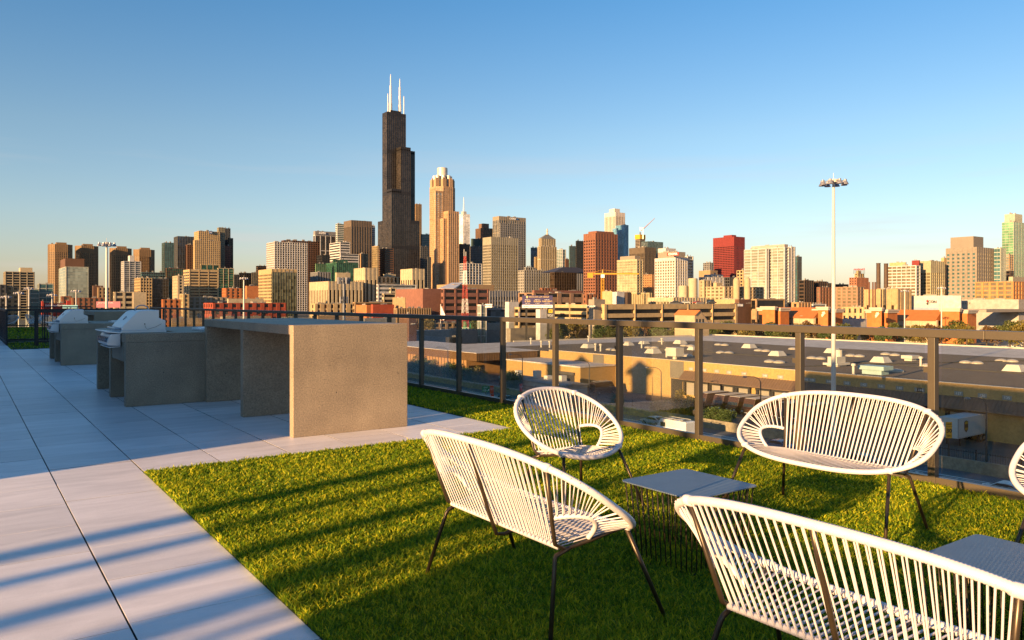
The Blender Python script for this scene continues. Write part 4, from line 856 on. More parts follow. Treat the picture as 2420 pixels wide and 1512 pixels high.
bl('white_low_wall_building', 'long low white building between two orange store fronts', 'building', (6,462,470,722,1258,395,'blank',dict(w='white')))
# ---------------------------------------------------------------- middle ground
def nE(x, e):                    # north position on the line east = e seen at photo column x
    u = (x-CX)/F; return e*(CA-u*SA)/(SA+u*CA)
def q1(x, y): return ((1500+x/2.852)*.63, (1150+y/2.852)*.63)
def q2(x, y): return ((2280+x/2.852)*.63, (1180+y/2.852)*.63)
def q3(x, y): return ((3000+x/2.852)*.63, (1180+y/2.852)*.63)
WHT = mat((.5,.49,.46), .6, .08, 1)
# unseen building wing, added left of the frame to keep the street in shade
wg = thing('street_shade_wing', 'unseen long wing added left of the frame to shade the street', 'building', (-1.5, 62, 0))
MB().box(-30, 0, 0, 150, GZ, 3.5).build('wall', pent_m, wg)
for k in (33, 53):      # two little roof houses whose shadows fall on the warehouse wall
    MB().box(-6, -1.6, k-2.1, k+2.1, 3.501, 8.8).build('roof_cupola', pent_m, wg)
    MB().prism([(-7.6,k-3.6),(0,k-3.6),(0,k+3.6),(-7.6,k+3.6)], 8.801, 9.3).prism([(-7,k-3),(-.6,k-3),(-.6,k+3),(-7,k+3)], 9.301, 11.4, .15).build('cupola_roof', pent_m, wg)
# --- warehouse
RZ = -11.5; WE = 123.6
wh = thing('warehouse', 'huge yellow brick warehouse with dark flat roof and loading docks beyond the railing', 'warehouse', (WE, 0, 0))
brick_y = mat((.35,.225,.08), .85, .10, .15, fine=14, name='yellow_brick'); roof_d = mat((.115,.085,.058), .95, .16, .06, fine=60, name='gravel_roof'); roof_w = mat((.46,.43,.42), .8, .14, .05, fine=10, name='white_roof')
MB().box(0, .4, 20, 158, GZ, RZ+.35).build('wall', brick_y, wh)
MB().box(.4, 112, 20, 158, GZ, RZ-.02).box(.4,112,158,201,GZ,RZ-.021).build('hall', brick_y, wh)
MB().add([(.4,20,RZ),(73,20,RZ),(73,130,RZ),(76,172,RZ),(40,182,RZ),(2,182,RZ),(.4,158,RZ)], [(0,1,2,3,4,5,6)]).build('gravel_roof', roof_d, wh)
MB().add([(0.4,20,RZ-.012),(112,20,RZ-.012),(112,198,RZ-.012),(20,202,RZ-.012),(.4,200,RZ-.012)], [(0,1,2,3,4)]).build('membrane_roof', roof_w, wh)
MB().box(-.08, .5, 20, 158, RZ+.351, RZ+.45).box(111.7,112.3,20,198,RZ-.5,RZ+.4).obox((112,198),(-92/92.09,4/92.09),0,92,-.3,.3,RZ-.5,RZ+.4).build('parapet_cap', mat((.42,.38,.32),.6), wh)
MB().box(30,30.25,20,150,RZ,RZ+.15).obox((.5,96),(.94,-.342),0,78,-.12,.12,RZ,RZ+.16).build('roof_seam', mat((.03,.03,.03),.8), wh)
aw = mat((.13,.085,.055), .5, .08, .5); rust = mat((.05,.03,.02), .7)
n_top = nE(q2(820,0)[0], WE); 
m_ = MB(); m_.add([(-.05,24,-13.1),(-.05,n_top,-13.1),(-1.9,n_top,-14.7),(-1.9,24,-14.7),(-.05,24,-13.2),(-.05,n_top,-13.2),(-1.9,n_top,-14.85),(-1.9,24,-14.85)],[(0,1,2,3),(4,7,6,5),(0,3,7,4),(1,5,6,2),(2,6,7,3)])
k = 24.2
while k < n_top:
    m_.add([(-.03,k,-13.02),(-.03,k+.09,-13.02),(-1.93,k+.09,-14.66),(-1.93,k,-14.66),(-.03,k,-13.12),(-.03,k+.09,-13.12),(-1.93,k+.09,-14.76),(-1.93,k,-14.76)],[(0,1,2,3),(0,3,7,4),(1,5,6,2),(2,6,7,3)]); k += .62
m_.build('awning', aw, wh)
signs = [(q2(890,0)[0],'153'),(q2(1030,0)[0],'152'),(q2(1165,0)[0],'151'),(q2(1295,0)[0],'150'),(q2(1455,0)[0],'149'),(q2(1680,0)[0],'148'),(q2(1845,0)[0],'147'),(1905,'146'),(q3(131,0)[0],'145'),(q3(312,0)[0],'144'),(q3(503,0)[0],'143'),(q3(682,0)[0],'142'),(q3(870,0)[0],'141'),(q3(1065,0)[0],'140'),(q3(1267,0)[0],'139'),(2175,'138'),(q3(1697,0)[0],'137'),(q3(1950,0)[0],'136'),(q3(2215,0)[0],'135')]
blackp = mat((.012,.012,.013), .7); glw = mat((.6,.6,.58), .5); doorw = mat((.24,.22,.19), .5)
for i, (px, s) in enumerate(signs):
    n = nE(px, WE)
    p = MB().box(-.06,-.005,n-.62,n+.62,-12.95,-12.3).build('number_sign', mat((.22,.22,.2),.6), wh)
    text(p, s, (-.075, n, -12.63), .55, glw, 'w', depth=.005)
    if px > 2300: continue
    d = MB().box(-.10,-.02,n-1.2,n+1.2,-18.0,-15.4).build('dock_door', doorw, wh)
    MB().box(-.55,-.02,n-1.75,n-1.25,-18.2,-14.95).box(-.55,-.02,n+1.25,n+1.75,-18.2,-14.95).box(-.62,-.02,n-1.8,n+1.8,-15.4,-14.9).build('dock_seal', blackp, d)
n0a, n1a = nE(q2(810,0)[0], WE), nE(q2(665,0)[0], WE)
MB().box(-.07,-.01,n0a,n1a,-14.9,RZ+.2).build('metal_panel', mat((.13,.12,.10),.5), wh); MB().box(-.08,-.011,n0a+.3,n1a-.3,GZ,-15.0).build('tall_door', blackp, wh)
n0a, n1a = nE(q1(2180,0)[0], WE), nE(q1(2065,0)[0], WE)
MB().box(-.07,-.01,n0a,n1a,-15.2,RZ+.2).build('metal_panel', mat((.13,.12,.10),.5), wh); MB().box(-.08,-.011,n0a+.3,n1a-.3,GZ,-15.3).build('tall_door', blackp, wh)
dome_m = mat((.34,.31,.26), .4); cap_m = mat((.44,.42,.38), .55)
dm = None
for q, L in ((q2, ((20,378),(65,382),(430,356),(495,358),(815,336),(885,341),(785,438),(850,446),(1180,325),(1250,329),(1205,411),(1290,415),(1610,388),(1690,393),(1975,371),(1730,508),(1830,516),(215,298),(570,290))),
             (q3, ((125,470),(220,476),(540,444),(635,450),(915,427),(1015,437),(905,602),(1035,612),(1345,550),(1770,516),(1893,524),(2150,498),(2270,504)))):
    for x, y in L:
        px, py = q(x, y); e, n = gp(px, py, RZ)
        if dm is None:
            dm = MB().lathe(0,0,[(1.2,0),(1.2,.16),(1.0,.36),(.55,.52),(.08,.6)],14).build('skylight_dome', dome_m, wh, smooth=False); dm.location=(e-WE,n,RZ)
        else: c = dm.copy(); COL.objects.link(c); c.location=(e-WE,n,RZ)
for q, L in ((q2, ((220,328,90),(385,312,90),(482,412,135),(770,310,110),(905,376,90),(1510,355,120),(1810,438,140))), (q3, ((350,408,135),(865,508,165),(2300,602,190))), (q1, ((2010,440,118),))):
    for x, y, w_ in L:
        px, py = q(x, y); e, n = gp(px, py, RZ); D = e*SA+n*CA; ww = w_*.2209/F*D
        MB().prism([(-ww/2,-ww/2),(ww/2,-ww/2),(ww/2,ww/2),(-ww/2,ww/2)], 0, ww*.36, .62).build('roof_hood', cap_m, wh, loc=(e-WE,n,RZ))
for q, L in ((q2, ((360,358),(575,318),(625,455))), (q3, ((570,640),(1290,552))), (q1, ((1400,402),(2015,375),(2090,472),(2145,478),(1510,436),(1600,440)))):
    for x, y in L:
        px, py = q(x, y); e, n = gp(px, py, RZ); MB().lathe(0,0,[(.22,0),(.22,1.5),(.4,1.55),(.4,1.9),(.1,2.0)],10).build('vent_stack', cap_m, wh, loc=(e-WE,n,RZ))
e, n = gp(*q3(390,550), RZ); MB().box(-2.2,2.2,-1.6,1.6,.3,.7).box(-1.6,1.6,-1.2,1.2,0,.301).box(-1.5,1.5,-1,1,.7,1.9).cyl(.6,0,1.9,3.2,.8,12).build('air_handler', cap_m, wh, loc=(e-WE,n,RZ))
e, n = gp(*q3(805,635), RZ); MB().box(-1.6,1.6,-2.4,2.4,.8,1.5).box(-1.2,1.2,-1.8,1.8,0,.801).build('air_handler', mat((.25,.36,.38),.5), wh, loc=(e-WE,n,RZ))
e, n = gp(*q2(715,475), RZ); MB().box(-1.3,1.3,-1.5,1.5,.7,2.6).prism([(-1.3,-1.5),(1.3,-1.5),(1.3,1.5),(-1.3,1.5)],.7,.69).cyl(0,0,0,.7,.5,8).build('air_handler', cap_m, wh, loc=(e-WE,n,RZ))
e, n = gp(*q3(1180,492), RZ); MB().box(-1.6,1.6,-1.2,1.2,.5,1.2).box(-1,1,-.8,.8,0,.501).build('air_handler', cap_m, wh, loc=(e-WE,n,RZ))
# --- canopy building with ribbed brown fascia
cb_ = thing('canopy_warehouse', 'warehouse with an overhanging ribbed brown fascia left of the large warehouse', 'warehouse', (104, 162, 0))
fas = mat((.15,.085,.035), .7, .2, .3)
MB().box(0, 19, 0, 60, RZ-1.95, RZ).build('fascia', fas, cb_)
m_ = MB(); k = 0
while k < 60: m_.box(-.12,-.001,k,k+.22,RZ-1.9,RZ-.05); k += .5
k = 0
while k < 19: m_.box(k,k+.22,-.12,-.001,RZ-1.9,RZ-.05); k += .5
m_.build('fascia_rib', fas, cb_)
MB().box(-.15,19.2,-.15,60.2,RZ+.001,RZ+.12).build('roof', roof_w, cb_)
MB().box(1,19,6,60,GZ,RZ-1.951).build('wall', mat((.30,.17,.07),.8,.15,.3), cb_)
m_ = MB(); k = 6
while k < 60: m_.box(.9,.999,k,k+.1,GZ,RZ-1.96); k += 1.6
m_.build('wall_seam', rust, cb_); MB().box(1.5,6,5.9,5.99,GZ,-15).build('tall_door', blackp, cb_)
# --- annex with garage door and the low curved building
ax = thing('annex', 'yellow brick annex with a white roof edge and roller door before the warehouse', 'building', (113, 133, 0))
MB().box(0,10.5,0,28.9,GZ,-13.5).build('wall', brick_y, ax); MB().box(-.2,10.5,-.2,29,-13.499,-13.2).build('roof', roof_w, ax)
MB().box(-.06,-.005,2,8,GZ,-15.3).build('roller_door', mat((.03,.03,.032),.5), ax); MB().box(-.5,-.061,1.8,8.2,-15.3,-14.7).build('door_hood', mat((.06,.06,.06),.6), ax)
lb = thing('low_workshop', 'low pale workshop with a curved grey roof in the shaded yard', 'building', (103, 126, 0))
MB().box(0,6,0,24,GZ,-16.4).build('wall', mat((.33,.32,.29),.8), lb); MB().extr([(-.3,-16.4),(-.3,-16.2),(1.5,-15.9),(3,-15.8),(4.5,-15.9),(6.3,-16.2),(6.3,-16.4)],'y',-.3,24.3).build('roof', mat((.2,.2,.2),.8), lb)
for k, a in ((4,1.2),(9,.8),(13,1.6),(20,1.1)): MB().box(2.2,3.6,k,k+1.3,-15.9,-15.8+a).build('rooftop_unit', WHT, lb)
# --- concrete barrier, iron fence
tag(MB().extr([(0,GZ),(0,GZ+1.5),(.35,GZ+1.5),(.5,GZ)],'y',-60,330,off=(98.7,0,0)).build('concrete_barrier', mat((.21,.18,.13),.85,.15,.3,fine=6)), 'long concrete barrier wall between the road and the yard', 'barrier')
ifn = thing('iron_fence', 'black iron picket fence along the yard behind the barrier', 'fence', (101.9, 40, 0))
m_ = MB(); k = 0
while k < 125: m_.box(-.015,.015,k,k+.03,GZ,GZ+2.1); k += .28
o = m_.build('picket', blackp, ifn); o['kind'] = 'stuff'
MB().box(-.03,.03,0,125,GZ+1.85,GZ+1.92).box(-.03,.03,0,125,GZ+.25,GZ+.32).build('rail', blackp, ifn)
for k in range(0,126,5): MB().box(-.06,.06,k-.06,k+.06,GZ,GZ+2.3).build('post', blackp, ifn)
# --- street lamps
sl = thing('street_lamp', '', 'street lamp', group='curved street lamps along the yard')
MB().tube([(0,0,0),(0,0,4),(0,0,8.2)],[.14,.11,.08],8).build('pole', mat((.03,.03,.032),.5), sl); MB().tube([(0,0,8.1),(-.3,.1,8.6),(-1,.4,8.95),(-2.2,.9,9.05)],.05,6).build('arm', mat((.03,.03,.032),.5), sl)
MB().lathe(-2.5,1.02,[(.05,9.12),(.3,9.05),(.36,8.9),(.1,8.85)],10).build('lamp_head', mat((.12,.12,.12),.4), sl)
for i,(px,lab) in enumerate(((1058,'street lamp before the ribbed brown fascia'),(1234,'street lamp in front of the low pale workshop'),(1392,'street lamp beside the roller door annex'),(1562,'street lamp right of the tall dark door, near the bush'),(1797,'street lamp before the parked brown vans'),(2330,'street lamp at the far right before the docks'))):
    t = sl if i == 0 else copy_tree(sl); place(t, (100.6, nE(px,100.6), GZ), 0, lab)
# --- vehicles
def wheel(t, x, y, r, wd=.25, name='wheel'):
    w_ = MB().extr([(r*math.cos(a), r+r*math.sin(a)) for a in [2*math.pi*k/14 for k in range(14)]], 'x', -wd/2, wd/2).build(name, mat((.015,.015,.015),.8), t, loc=(x,y,0))
    MB().extr([(r*.55*math.cos(a), r+r*.55*math.sin(a)) for a in [2*math.pi*k/10 for k in range(10)]], 'x', -wd/2-.01, wd/2+.01).build('hubcap', mat((.3,.3,.31),.3,metal=.7), w_)
WIN = mat((.02,.03,.04), .08, .05, 1)
def car(label, col, kind='car', loc=(0,0), rz=0):
    t = thing('parked_car' if kind=='parked' else kind if kind!='car' else 'car', label, {'car':'car','van':'van','pickup':'pickup truck'}.get(kind,'car'), (loc[0],loc[1],GZ+.045), rz)
    pm = mat(col, .25, .03, 1)
    if kind == 'van':
        L, W, Hh = 6.6, 2.05, 2.7
        MB().extr([(-L/2,.35),(-L/2,Hh-.15),(-L/2+.15,Hh),(L/2-1.5,Hh),(L/2-.75,1.55),(L/2-.05,1.25),(L/2,.4)],'x',-W/2,W/2).build('body', pm, t, bevel=.06)
        MB().extr([(L/2-1.62,Hh-.35),(L/2-.8,1.5),(L/2-.74,1.54),(L/2-1.55,Hh-.33)],'x',-W/2+.12,W/2-.12).build('windscreen', WIN, t)
        for s in (-1,1): MB().box(s*W/2-.01,s*W/2+.01,L/2-2.5,L/2-1.5,1.5,2.2).build('window', WIN, t)
        for k in (-2.2,-.4,1.4): MB().box(-W/2+.1,W/2-.1,k-.12,k+.12,Hh+.04,Hh+.14).build('roof_rack', mat((.12,.12,.13),.5), t)
        MB().box(-W/2+.15,-W/2+.2,-2.6,1.8,Hh+.141,Hh+.2).box(W/2-.2,W/2-.15,-2.6,1.8,Hh+.141,Hh+.2).build('ladder', mat((.4,.4,.4),.5), t)
        wy, r = 2.1, .38
    elif kind == 'pickup':
        L, W = 5.4, 1.95
        MB().extr([(-L/2,.5),(-L/2,1.12),(-.4,1.12),(-.3,1.78),(.95,1.80),(1.55,1.15),(L/2-.1,1.02),(L/2,.5)],'x',-W/2,W/2).build('body', pm, t, bevel=.05)
        MB().box(-W/2+.12,W/2-.12,-L/2+.15,-.5,1.121,1.14).build('cargo_bed', blackp, t)
        for s in (-1,1): MB().extr([(-.2,1.2),(-.15,1.66),(.85,1.68),(1.35,1.2)],'x',s*W/2-.012,s*W/2+.012).build('window', WIN, t)
        wy, r = 1.7, .4
    else:
        L, W = 4.7, 1.82
        MB().extr([(-L/2,.35),(-L/2-.02,.85),(-L/2+.55,1.0),(-L/2+1.15,1.38),(-.55,1.46),(.35,1.42),(1.15,.98),(L/2-.25,.8),(L/2,.45)],'x',-W/2,W/2).build('body', pm, t, bevel=.09)
        for s in (-1,1): MB().extr([(-L/2+.75,1.0),(-L/2+1.22,1.3),(-.5,1.37),(.3,1.34),(.95,1.0)],'x',s*W/2-.015,s*W/2+.015).build('window', WIN, t)
        MB().extr([(.42,1.42),(1.16,1.0),(1.2,1.03),(.46,1.45)],'x',-W/2+.12,W/2-.12).build('windscreen', WIN, t)
        MB().extr([(-L/2+.6,1.02),(-L/2+1.12,1.38),(-L/2+1.08,1.41),(-L/2+.56,1.05)],'x',-W/2+.14,W/2-.14).build('rear_window', WIN, t)
        wy, r = 1.4, .32
    for s in (-1,1):
        MB().box(s*(W/2-.25)-.16,s*(W/2-.25)+.16,-L/2-.04,-L/2+.03,.72,.9).build('tail_light', mat((.45,.01,.01),.3), t)
        MB().box(s*(W/2-.28)-.18,s*(W/2-.28)+.18,L/2-.1,L/2+.02,.58,.72).build('headlight', mat((.6,.6,.58),.2), t)
        for y in (-wy, wy): wheel(t, s*(W/2-.12), y, r)
    return t
for px, e, col, kind, lab in ((1190,90,(.02,.022,.03),'car','dark sedan on the road left of the round woven chair'),(1388,95.5,(.03,.012,.012),'pickup','dark red pickup on the road behind the round woven chair'),
    (1544,94,(.35,.37,.38),'car','silver car on the road left of the white van'),(1592,88,(.6,.62,.64),'van','white van with ladder racks just outside the railing'),(1836,92,(.05,.11,.2),'car','blue car on the road behind the facing loveseat left arm'),
    (2030,92,(.06,.06,.07),'car','grey car on the road behind the facing loveseat cords'),(2120,88.5,(.3,.31,.33),'car','pale car on the road behind the loveseat right leg'),(2372,90,(.42,.47,.5),'car','silver car on the road at the right edge')):
    car(lab, col, kind, (e, nE(px, e)))
car('dark van parked by the warehouse wall beside the annex', (.025,.018,.015), 'van', (116.5, nE(1425,116.5)), -math.pi/2)
def brown_van(label, loc):
    t = thing('delivery_van', label, 'van', (loc[0],loc[1],GZ+.01), math.pi/2, group='brown delivery vans backed to the docks')
    bm_ = mat((.045,.022,.012), .35, .05, 1); L, W, Hh = 7.4, 2.4, 3.05
    MB().extr([(-L/2,.5),(-L/2,Hh),(L/2-1.1,Hh),(L/2-.55,1.5),(L/2-.05,1.35),(L/2,.5)],'x',-W/2,W/2).build('body', bm_, t, bevel=.05)
    MB().box(-W/2+.05,W/2-.05,-L/2+.1,L/2-1.3,Hh+.002,Hh+.05).build('roof', mat((.42,.40,.37),.6), t)
    MB().extr([(L/2-1.05,Hh-.45),(L/2-.58,1.6),(L/2-.54,1.62),(L/2-1.0,Hh-.43)],'x',-W/2+.15,W/2-.15).build('windscreen', WIN, t)
    for s in (-1,1):
        MB().box(s*.85-.15,s*.85+.15,L/2-.01,L/2+.03,.75,.95).build('headlight', mat((.55,.55,.5),.2), t)
        for y in (-2.2,2.3): wheel(t, s*(W/2-.15), y, .42, .3)
    MB().box(-.3,.3,L/2+.0,L/2+.02,.55,.68).build('licence_plate', glw, t)
    return t
bv = brown_van('brown delivery van, fully visible, leftmost of the front row', (118.2, nE(1690,114.5)))
for px, lab in ((1725,'brown delivery van second in the front row'),(1762,'brown delivery van third in the front row, left of a street lamp'),(1650,'brown delivery van behind the railing post, partly hidden by the bush'),(1800,'brown delivery van right of the street lamp, beside the loveseat rim'),(1842,'brown delivery van half hidden by the loveseat rim'),(1886,'brown delivery van behind the loveseat back')):
    place(copy_tree(bv), (118.2, nE(px,114.5), GZ+.01), math.pi/2, lab)
tr = thing('semi_trailer', 'grey white box trailer with a gold shield logo parked at the docks', 'trailer', (114.7, 53, GZ))
MB().box(0,8.9,0,2.55,1.15,3.95).build('box_body', mat((.40,.42,.43),.45,.08,1), tr); MB().box(-.04,8.94,-.04,2.59,3.951,4.02).build('roof', mat((.5,.52,.53),.5), tr)
MB().box(-.05,.1,-.06,.06,1.15,3.95).box(.1,8.9,-.03,-.001,1.15,1.3).build('edge_trim', mat((.25,.25,.26),.4), tr)
for k in range(18): MB().box(.3+k*.5,.38+k*.5,-.05,-.031,1.2,1.28).build('marker_light', mat((.6,.5,.4),.4), tr)
sh = [(-.55,.75),(0,.9),(.55,.75),(.55,-.1),(.45,-.45),(0,-.8),(-.45,-.45),(-.55,-.1)]
o = MB().add([(2.3+x,-.04,2.65+z) for x,z in sh]+[(2.3+x,-.002,2.65+z) for x,z in sh],[tuple(reversed(range(8)))]+[(i,(i+1)%8,8+(i+1)%8,8+i) for i in range(8)]).build('shield_logo', mat((.10,.05,.02),.5), tr)
sg = mat((.45,.28,.03),.5); text(o, 'ups', (2.3,-.06,2.45), .62, sg, 's', depth=.005, bold=.02)
o2 = MB().add([(2.3-.45,-.05,3.05),(2.3+.45,-.05,3.05),(2.3+.45,-.05,3.35),(2.3,-.05,3.45),(2.3-.45,-.05,3.35)],[(0,1,2,3,4)]).build('shield_top', sg, o)
for x in (7.2, 8.2):
    wheel(tr, x, .3, .5, .3); wheel(tr, x, 2.2, .5, .3)
for w_ in list(tr.children):
    if w_.name.startswith('wheel'): w_.rotation_euler = (0,0,math.pi/2)
MB().box(1.2,1.35,.3,.45,0,1.15).box(1.2,1.35,2.1,2.25,0,1.15).build('landing_leg', blackp, tr)
# --- signs
def panel(name, label, r, x0, x1, y0, y1, D, m, face='v', cat='sign', t=.25, posts=0, pm=None, group=None):
    if r: x0,x1,y0,y1 = rx(r,x0),rx(r,x1),ry(r,y0),ry(r,y1)
    xc = (x0+x1)/2; e, n = pd(xc, D); z0, z1 = zat(y1,D), zat(y0,D); 
    if face == 's': wdt = (x1-x0)/F*D/(CA-(xc-CX)/F*SA)
    elif face == 'w': wdt = (x1-x0)/F*D/(SA+(xc-CX)/F*CA)
    else: wdt = (x1-x0)/F*D
    rz = {'s':0,'w':-math.pi/2,'v':-AL}[face]
    th = thing(name, label, cat, (e,n,0), rz, group=group)
    MB().box(-wdt/2,wdt/2,0,t,z0,z1).build('panel', m, th)
    for s in ([-.36,.36] if posts == 2 else [0] if posts else []):
        MB().box(wdt*s-t*.8, wdt*s+t*.8, t*.1, t*1.5, GZ, z0+.1).build('post', pm or blackp, th)
    return th, wdt, z0, z1
def ln(pa, s, x, z, size, m, sx=1, bold=0, align='CENTER', dep=.02): return text(pa[0], s, (x, -dep*1.5, z), size, m, 0.0 and 0 or 's', align=align, depth=dep, bold=bold, sx=sx)
whp = mat((.75,.75,.75),.6); gold = mat((.55,.42,.20),.5); navy = mat((.035,.03,.10),.5)
pa = panel('billboard', 'purple law firm billboard on two black posts before the parking garage', 4, 543,935,1195,1355, 300, navy, 'v', 'billboard', .5, 2)
W_, z0, z1 = pa[1:]; hh = z1-z0
MB().box(-W_/2+.02,W_/2-.02,-.03,-.001,z0+.02,z0+hh*.24).build('white_band', whp, pa[0])
ln(pa,'VRDOLYAK LAW GROUP', .6, z1-hh*.13, hh*.145, gold, bold=.01)
MB().add([(-W_*.37,-.03,z1-hh*.04),(-W_*.31,-.03,z1-hh*.04),(-W_*.31,-.03,z1-hh*.16),(-W_*.34,-.03,z1-hh*.26),(-W_*.37,-.03,z1-hh*.16)],[(0,4,3,2,1)]).build('crest', gold, pa[0])
for x, a, b, c in ((-.32,'MORE than','55 YEARS','experience'),(0,'MORE than','$9 BILLION','recovered'),(.32,'MORE than','30,000 CLIENTS','represented')):
    ln(pa,a,x*W_,z1-hh*.35,hh*.09,whp); ln(pa,b,x*W_,z1-hh*.48,hh*.15,gold,sx=.78,bold=.02); ln(pa,c,x*W_,z1-hh*.62,hh*.09,whp)
ln(pa,'INJURED?  CALL 844-4-VLG-LAW   VLGLAW.COM', 0, z0+hh*.12, hh*.12, mat((.02,.02,.04),.6), sx=.85, dep=.04)
MB().box(-W_/2-.2,W_/2+.2,-.6,.0,z0-.35,z0-.2).build('catwalk', blackp, pa[0])
mag = mat((.17,.005,.055),.5)
pa = panel('billboard', 'magenta billboard at the far left behind the light mast', 1, 1240,1550,1273,1352, 240, mag, 'v', 'billboard', .4, 2); W_,z0,z1 = pa[1:]; hh=z1-z0
ln(pa,'banks are keeping billions of dollars',-.1*W_,z1-hh*.22,hh*.2,whp,sx=.85); ln(pa,'of',-.43*W_,z1-hh*.48,hh*.2,whp)
pa = panel('billboard', 'bright cyan billboard strip above the far grill', 1, 805,1000,1320,1362, 260, mat((.03,.22,.33),.5), 'v', 'billboard', .4, 2)
sb,_s = bl('red_storage_building', 'red self storage building with white lettering at the left', 'store', (1,530,545,915,1296,420,'blank',dict(w=(.24,.03,.02))), (1,856,862,915,1262,418,'blank',dict(w=(.28,.03,.02))), (1,530,537,562,1268,418,'blank',dict(w=(.28,.03,.02))))
X0,Y0,Ls,Lw,z1 = _s[0]
text(sb, 'ExtraSpaceStorage', (X0+Ls*.45, Y0-.5, z1-1.1), 1.5, whp, 's', sx=.85, depth=.1, bold=.02)
panel('store_sign', 'dark name board on the garage stair tower', 4, 1392,1467,1318,1360, 318, mat((.02,.035,.025),.5), 'v'); pa = bpy.data.objects['store_sign']; ln((pa,),'JOANN',0,zat(ry(4,1334),318),1.05,whp,bold=.03); ln((pa,),'fabrics and crafts',0,zat(ry(4,1352),318),.3,whp)
yl = mat((.60,.45,.02),.5)
pa = panel('store_sign', 'yellow tag shaped sign on the garage left of the columns', 4, 885,933,1375,1418, 296, yl); ln(pa,'BEST',0,zat(ry(4,1388),296),.5,blackp,bold=.03); ln(pa,'BUY',0,zat(ry(4,1405),296),.5,blackp,bold=.03)
pa = panel('store_sign', 'white framed dark sign below the yellow tag sign', 4, 870,943,1432,1473, 296, mat((.05,.055,.06),.5)); ln(pa,'BED BATH &',0,zat(ry(4,1444),296),.38,whp); ln(pa,'BEYOND',0,zat(ry(4,1460),296),.45,whp)
pa = panel('parking_sign', 'vertical dark blue parking sign left of the billboard', 4, 495,514,1400,1472, 298, mat((.02,.03,.09),.5)); [ln(pa,c,0,zat(ry(4,1410+i*18),298),.45,whp) for i,c in enumerate('PARK')]
pa = panel('store_sign', 'black and white sign on the brick retail hall', 5, 1213,1342,1303,1344, 424, blackp, 's'); ln(pa,'FITNESS',0,(pa[2]+pa[3])/2,1.75,whp,bold=.03,sx=1.0,dep=.1)
bu, _b2 = bl('white_store', 'low grey store with a white and glass corner tower', 'store', (4,5,12,80,1312,380,'curtain',dict(w='white',g='pale')), (4,78,82,362,1360,385,'bandw',dict(w='grey',fh=20,sf=.6,g='grey')))
pa = panel('store_sign', 'white sign with dark red script on the low grey store', 4, 66,156,1305,1350, 376, whp); ln(pa,'Burlington',0,pa[3]-.75,.85,mat((.2,.01,.02),.5),sx=1,bold=.02)
pa = panel('roof_banner', 'red and black banner on the white apartment tower roof', 5, 345,500,642,684, 812, mat((.35,.05,.03),.5,.6,.15), 'w'); ln(pa,'COOPER',0,(pa[2]+pa[3])/2,3.2,whp,bold=.03,dep=.1)
# tower logos
d_ = MB(); cx_, cy_ = rx(2,640), ry(2,388); e, n = pd(cx_, 1492); o = mot; lz = zat(cy_,1492)
rad = 3.9*1492/F
lg = MB().add([(rad*math.cos(a), -3.0, rad*math.sin(a)) for a in [2*math.pi*k/24 for k in range(24)]]+[(rad*math.cos(a), .5, rad*math.sin(a)) for a in [2*math.pi*k/24 for k in range(24)]],[tuple(range(24))]+[(i,i+24,(i+1)%24+24,(i+1)%24) for i in range(24)]).build('round_logo', mat((.01,.06,.2),.4), mot, loc=(e-mot.location.x, _m[1][1], lz))
for s in (-1,1): MB().add([(s*.0,-3.1,-1.6),(s*.9,-3.1,2.2),(s*2.5,-3.1,-2.),(s*1.7,-3.1,-1.9),(s*.9,-3.1,.2),(s*.35,-3.1,-1.6)],[(0,1,2,3,4,5) if s>0 else (5,4,3,2,1,0)]).build('logo_wing', whp, lg)
X0,Y0,Ls,Lw,z1 = _u[0]; text(ubs, 'UBS', (X0+Ls*.38, Y0-1.6, z1-4), 6.5, whp, 's', depth=.2, bold=.01)
MB().add([(X0+Ls*.2+2.6*math.cos(a)*(1 if k%2 else .45), Y0-1.7, z1-4+2.6*math.sin(a)*(1 if k%2 else .45)) for k,a in [(k,math.pi*k/8) for k in range(16)]],[tuple(range(16))]).build('star_logo', whp, ubs)
X0,Y0,Ls,Lw,z1 = _b[0]; text(bank, 'CHASE', (X0+Ls*.5, Y0-1.4, z1-4.4), 6, whp, 's', depth=.2, bold=.02); 
MB().add([(X0+Ls*.5+13+2.4*math.cos(math.pi*k/4+.39), Y0-1.5, z1-4.4+2.4*math.sin(math.pi*k/4+.39)) for k in range(8)],[tuple(range(8))]).build('octagon_logo', mat((.03,.12,.35),.5), bank)
X0,Y0,Ls,Lw,z1 = _i[0]; e_, n_ = pd(rx(6,1425), 458)
W0 = X0+icon.location.x; nn_ = nE(rx(6,1425), W0-.3); text(icon, 'ICON', (X0-.5, nn_-icon.location.y, zat(ry(6,1072),W0*SA+nn_*CA)), 2.3, blackp, 'w', depth=.1, bold=.01)
nn_ = nE(rx(6,1378), W0-.3); zz = zat(ry(6,1077),W0*SA+nn_*CA)
for dz, c in ((.85,(.45,.03,.03)),(-.85,(.03,.03,.03))): MB().box(-.1,.1,-.58,.58,-.58,.58).build('diamond_logo', mat(c,.5), icon, loc=(X0-.5,nn_-icon.location.y,zz+dz)).rotation_euler=(math.pi/4,0,0)
MB().box(X0-.35,X0-.001,Y0+.5,Y0+Lw-.5,GZ+8,GZ+17).build('blue_band', mat((.20,.27,.36),.6), icon)
X0,Y0,Ls,Lw,z1 = _l[0]; W0 = X0+long_.location.x
for i,c in enumerate('ESCE'):
    nn_ = nE(rx(6,1763+i*24), W0-.3); text(long_, c, (X0-.4, nn_-long_.location.y, zat(ry(6,1087),W0*SA+nn_*CA)), 1.6, blackp, 'w', depth=.05)
e, n = pd(rx(6,640), 1148); rs = thing('rooftop_sign', 'red rooftop hotel lettering seen from behind on a lattice frame', 'sign', (e,n,0), -AL)
